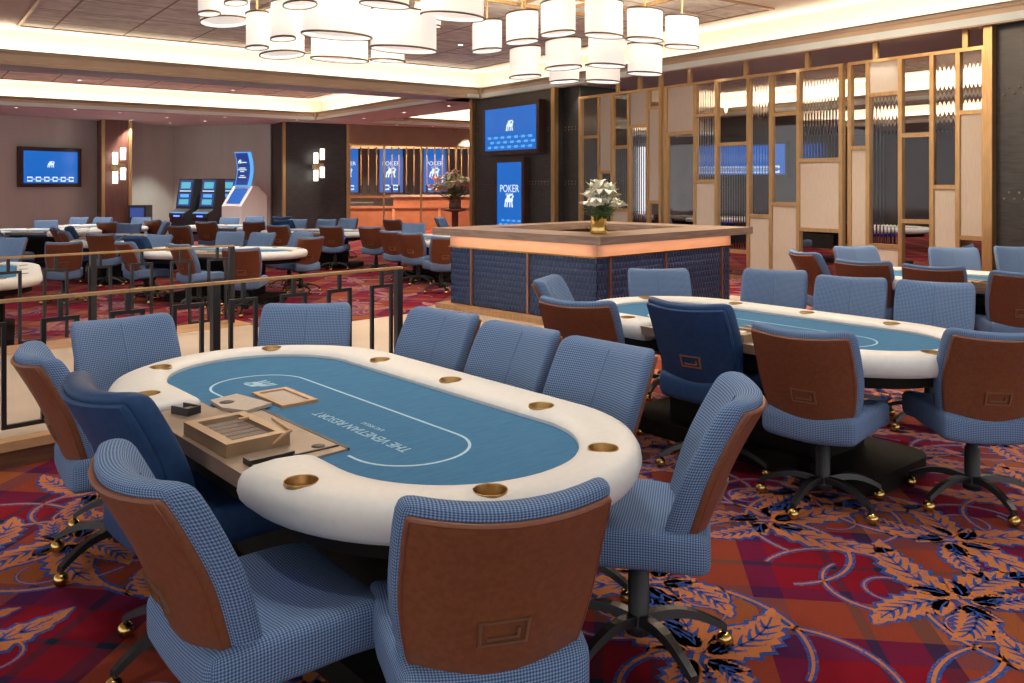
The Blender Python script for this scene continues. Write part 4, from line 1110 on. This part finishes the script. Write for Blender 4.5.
# vertical brass rods and the three tall screens on the back wall
def cs(label, pa, pb):
    Z = 34.4; xa, ya = at(pa, Z); xb, yb = at(pb, Z - .2)
    w = math.hypot(xb - xa, yb - ya); u = ((xb - xa) / w, (yb - ya) / w); z0, z1 = zat(193, Z), zat(144, Z)
    return screen(label, (xa, ya, z0), u, w, z1 - z0, .03, 0, cells=2, lion_w=.45, lion_y=-.10, text=[('POKER', .25, .60), ('AT THE', .09, .52)])
cs('tall blue poker screen behind the cashier, cut by the charcoal pier', 337, 359); cs('middle tall blue poker screen behind the cashier', 379, 403.5); cs('right tall blue poker screen behind the cashier', 423, 446.5)
rods = [361, 368.5, 376.5, 392, 399, 406.5, 414, 427, 435, 442.5, 449, 461.5, 468.5]
for i, px in enumerate(rods):
    x, y = at(px, 33.2); r = empty('brass_rod', (x, y, 0)); tag(r, 'slim vertical brass rod with black ends hanging behind the cashier', 'rod', 'brass rods behind the cashier')
    za, zb = zat(193, 33.2), zat(147, 33.2)
    MB().tube([(0, 0, za + .3), (0, 0, zb - .3)], .022, 8).build('rod', M_brass, r)
    MB().tube([(0, 0, za), (0, 0, za + .3)], .045, 8).build('end_cap', M_plas, r); MB().tube([(0, 0, zb - .3), (0, 0, zb)], .045, 8).build('end_cap', M_plas, r)
_a, _b = at(338, 33.2), at(478, 33.2); _d = math.hypot(_b[0] - _a[0], _b[1] - _a[1]); _u = ((_b[0] - _a[0]) / _d, (_b[1] - _a[1]) / _d)
wall('trim_44', _a, _b, zat(147, 33.2) - .01, ZS, M_head, .08); wall('trim_45', (_a[0] + _u[1] * .03, _a[1] - _u[0] * .03), (_b[0] + _u[1] * .03, _b[1] - _u[0] * .03), zat(147, 33.2) - .06, zat(147, 33.2) + .02, M_bronze, .1)
x, y = at(411, 34.6); sh = empty('back_shelf', (x, y, 0), ca); tag(sh, 'long shelf with small monitors below the cashier screens', 'shelf')
MB().box(-3.4, 3.4, -.2, .2, zat(198, 34.6), zat(195.5, 34.6)).build('shelf_board', M_copper, sh)
for xx in (-2.6, -.6, 1.4): MB().box(xx, xx + 1.1, -.05, .05, zat(198, 34.6) - .2, zat(198, 34.6)).build('monitor', mat('pale_glass_panel', (.25, .30, .27), .4), sh)
x, y = at(455, 25.0); bouquet(x, y, 1.05 - .15, 2.0, 'broad peach and cream flower arrangement before the cashier', 1.7, [M_pink, M_peach, M_peach, M_bud], random.Random(9), M_redwood)
pd = MB().lathe([(.001, 0), (.30, 0), (.30, .04), (.10, .08), (.10, .95), (.34, 1.0), (.34, 1.05), (.001, 1.05)], (0, 0, 0), 24).build('flower_pedestal', M_redwood, None, (x, y, -.15)); tag(pd, 'dark red pedestal carrying the peach flower arrangement', 'pedestal')

# ------------------------------------------------------------------ chandeliers
def drum(par, x, y, z, r, h, ang):
    """tall oval shade: short half axis r across the view, longer one along ang"""
    T = Matrix.Translation((x, y, z)) @ Matrix.Rotation(ang, 4, 'Z') @ Matrix.Diagonal((1.18, .72, 1, 1))
    d = MB().lathe([(r, 0), (r, h)], n=40, M=T).build('drum_shade', M_shade, par)
    for z0 in (-.006, h - .012):
        MB().lathe([(r + .002, z0), (r + .014, z0), (r + .014, z0 + .02), (r + .002, z0 + .02), (r + .002, z0)], n=40, M=T).build('rim', M_rim, d)
    MB().lathe([(.001, .03), (r - .004, .03)], n=40, M=T).build('diffuser', M_diff, d)
    MB().lathe([(r - .004, h - .004), (.001, h - .004)], n=40, M=T).build('top_glow_disc', M_topglow, d)  # added glowing disc across the shade's top, throws light on the ceiling
    MB().tube([(x, y, z + h), (x, y, ZU - .16)], .012, 6).build('hanging_rod', M_brass, d)
def chandelier(label, drums, frame, Zc):
    """drums: px centre, px width, top py, bottom py, depth"""
    cx, cy = at(*frame[0]); r = empty('chandelier', (cx, cy, 0)); tag(r, label, 'chandelier', 'drum shade chandeliers')
    for (px, w, yt, yb, Z) in drums:
        x, y = at(px, Z); rad = w / 2 / FOC * Z; z0 = zat(yb - 3, Z); z1 = zat(yt, Z)
        drum(r, x - cx, y - cy, z0, rad, z1 - z0, PI / 2 if px < frame[0][0] - 8 else 0)
    s = frame[1]; fb = MB(); z = ZU - .18
    for q in (-1, 1):
        fb.box(-s, s, q * s - .02, q * s + .02, z, z + .05); fb.box(q * s - .02, q * s + .02, -s, s, z, z + .05)
        fb.box(-s, s, q * s * .33 - .015, q * s * .33 + .015, z, z + .04); fb.box(q * s * .33 - .015, q * s * .33 + .015, -s, s, z, z + .04)
    fb.build('frame', M_brass, r)
    MB().box(-.25, .25, -.25, .25, ZU - .13, ZU).build('ceiling_plate', M_brass, r)
    return r
c2 = [(487, 33, 22, 54, 11.6), (522, 35, 13, 45, 11.0), (558, 37, 2, 37, 10.6), (604, 38, 1, 39, 10.6), (645, 36, 10, 43, 10.9), (682, 34, 17, 50, 11.2),
      (525, 34, 48, 80, 11.9), (563, 38, 40, 71, 11.3), (607, 37, 38, 69, 11.3), (645, 35, 45, 77, 11.9), (564, 32, 66, 85, 12.4), (603, 34, 66, 85, 12.4)]
chandelier('cluster of white drum shades hanging right of centre', c2, ((590, 11.5), 1.15), 11.5)
c1 = [(209, 27, -28, 17, 9.2), (225, 60, -30, 25, 9.9), (236, 28, -40, 6, 8.7), (257, 27, 13, 51, 9.2), (283, 30, 2, 42, 8.8), (282, 54, 12, 58, 10.0), (337, 61, -15, 39, 8.8), (340, 50, 34, 63, 10.2),
      (404, 60, 12, 53, 9.2), (388, 30, 38, 64, 9.9), (428, 24, 4, 29, 9.7), (453, 58, -30, 20, 9.2), (300, 40, -45, 8, 8.3), (385, 44, -48, 8, 8.4)]
chandelier('cluster of large and small white drum shades hanging top left', c1, ((335, 9.2), 1.25), 9.2)

# ------------------------------------------------------------------ downlights
def downlight(x, y, z, label, pw=0, ang=80):
    r = empty('downlight', (x, y, z)); tag(r, label, 'downlight', 'recessed downlights')
    MB().lathe([(.045, -.001), (.075, -.008), (.08, 0), (.08, .004), (.045, .004)], n=20).build('trim_ring', M_white, r)
    MB().lathe([(.001, -.003), (.045, -.003)], n=20).build('lens', M_dl, r)
    if pw: spot('downlight_beam', (x, y, z - .02), pw * 1.2, ang)
for px, nm in ((931, 2), (980, 1), (878, 3), (833.5, 4), (791.5, 5), (755, 6), (719.5, 7), (687, 8), (576, 9)):
    Z = {931: 12.06}.get(px, None); X1 = (px - 512) / FOC; Z = 11.62 / (CC * X1 + SS); x, y = at(px, Z)
    downlight(x, y, ZS, 'small downlight in the grey soffit above the brass glass screen', 20 if nm % 2 else 0)
for px, py in ((16, 107.5), (75, 109.5), (120, 112.5), (131, 120), (167, 117.6), (170, 123), (205, 121), (225, 117), (297, 120), (364, 118.5), (404, 112.5), (449, 106), (397, 125), (433, 126.5), (470, 128.5)):
    x, y = ground(px, py, ZS); downlight(x, y, ZS, 'small downlight in the grey soffit of the far pit ceiling', 240)
# downlights over the tables, in the coffer ceiling
for (x, y, pw) in ((1.5, 2.3, 60), (1.5, 4.0, 60), (4.3, 2.4, 60), (4.3, 4.2, 60), (7.7, 3.2, 60), (7.7, 4.8, 60), (-.3, 2.0, 40), (3.0, .2, 45), (6.5, .6, 50), (2.9, 5.6, 50), (0.2, 5.8, 50), (5.0, 1.0, 40),
                   (6.2, 7.3, 150), (9.5, 7.2, 120), (9.5, 10.5, 120), (6.5, 11.5, 160), (3.0, 10.5, 160), (2.0, 13.5, 180), (6.0, 15.0, 200), (9.0, 14.0, 160)):
    downlight(x, y, ZU - .012, 'downlight in the coffered ceiling', pw, 95)
for (x, y, pw) in ((5.5, 21.5, 330), (9, 20.5, 330), (1, 22, 330), (15.5, 22, 260), (8, 24.6, 330), (4, 24.6, 330), (19.0, 22, 260), (16.5, 6, 300), (16.5, 12, 300), (25, 8, 300), (25, 14, 300)):
    downlight(x, y, ZU - .012, 'downlight in the coffered ceiling', pw, 110)

# ------------------------------------------------------------------ what shows through the screen: another table, chairs and blue screens
xb, yb = at(905, 16.6)
screen('wide blue screen on a dark pier seen through the middle bay of the glass screen', (18.9, 16.4, 1.82), (0, -1), 2.75, .92, .06, 0, cells=7, lion_w=.1)
struct(MB().box(19.05, 19.6, 12.5, 16.7, 0, ZS - .2).build('wall_pier', M_blackpan))
table(16.0, 9.8, 5, 0, 'poker table beyond the brass framed glass screen')
table(17.0, 15.5, 5, 0, 'poker table beyond the left part of the brass framed glass screen')
for (x, y, a, lb) in ((14.6, 8.9, 0, 'blue chair beyond the glass screen, near the right bay'), (14.6, 10.4, 5, 'chair beyond the glass screen behind the middle bay'),
                      (15.7, 14.8, 0, 'chair beyond the glass screen near its left bay'), (15.8, 16.2, 0, 'chair beyond the glass screen, leftmost seen'), (16.2, 8.0, 80, 'chair beyond the right bay of the glass screen, end of its table')):
    o = copy_tree(proto); o.location = (x, y, 0); o.rotation_euler = (0, 0, R(a - 90)); tag(o, lb, 'chair', 'chairs beyond the glass screen')
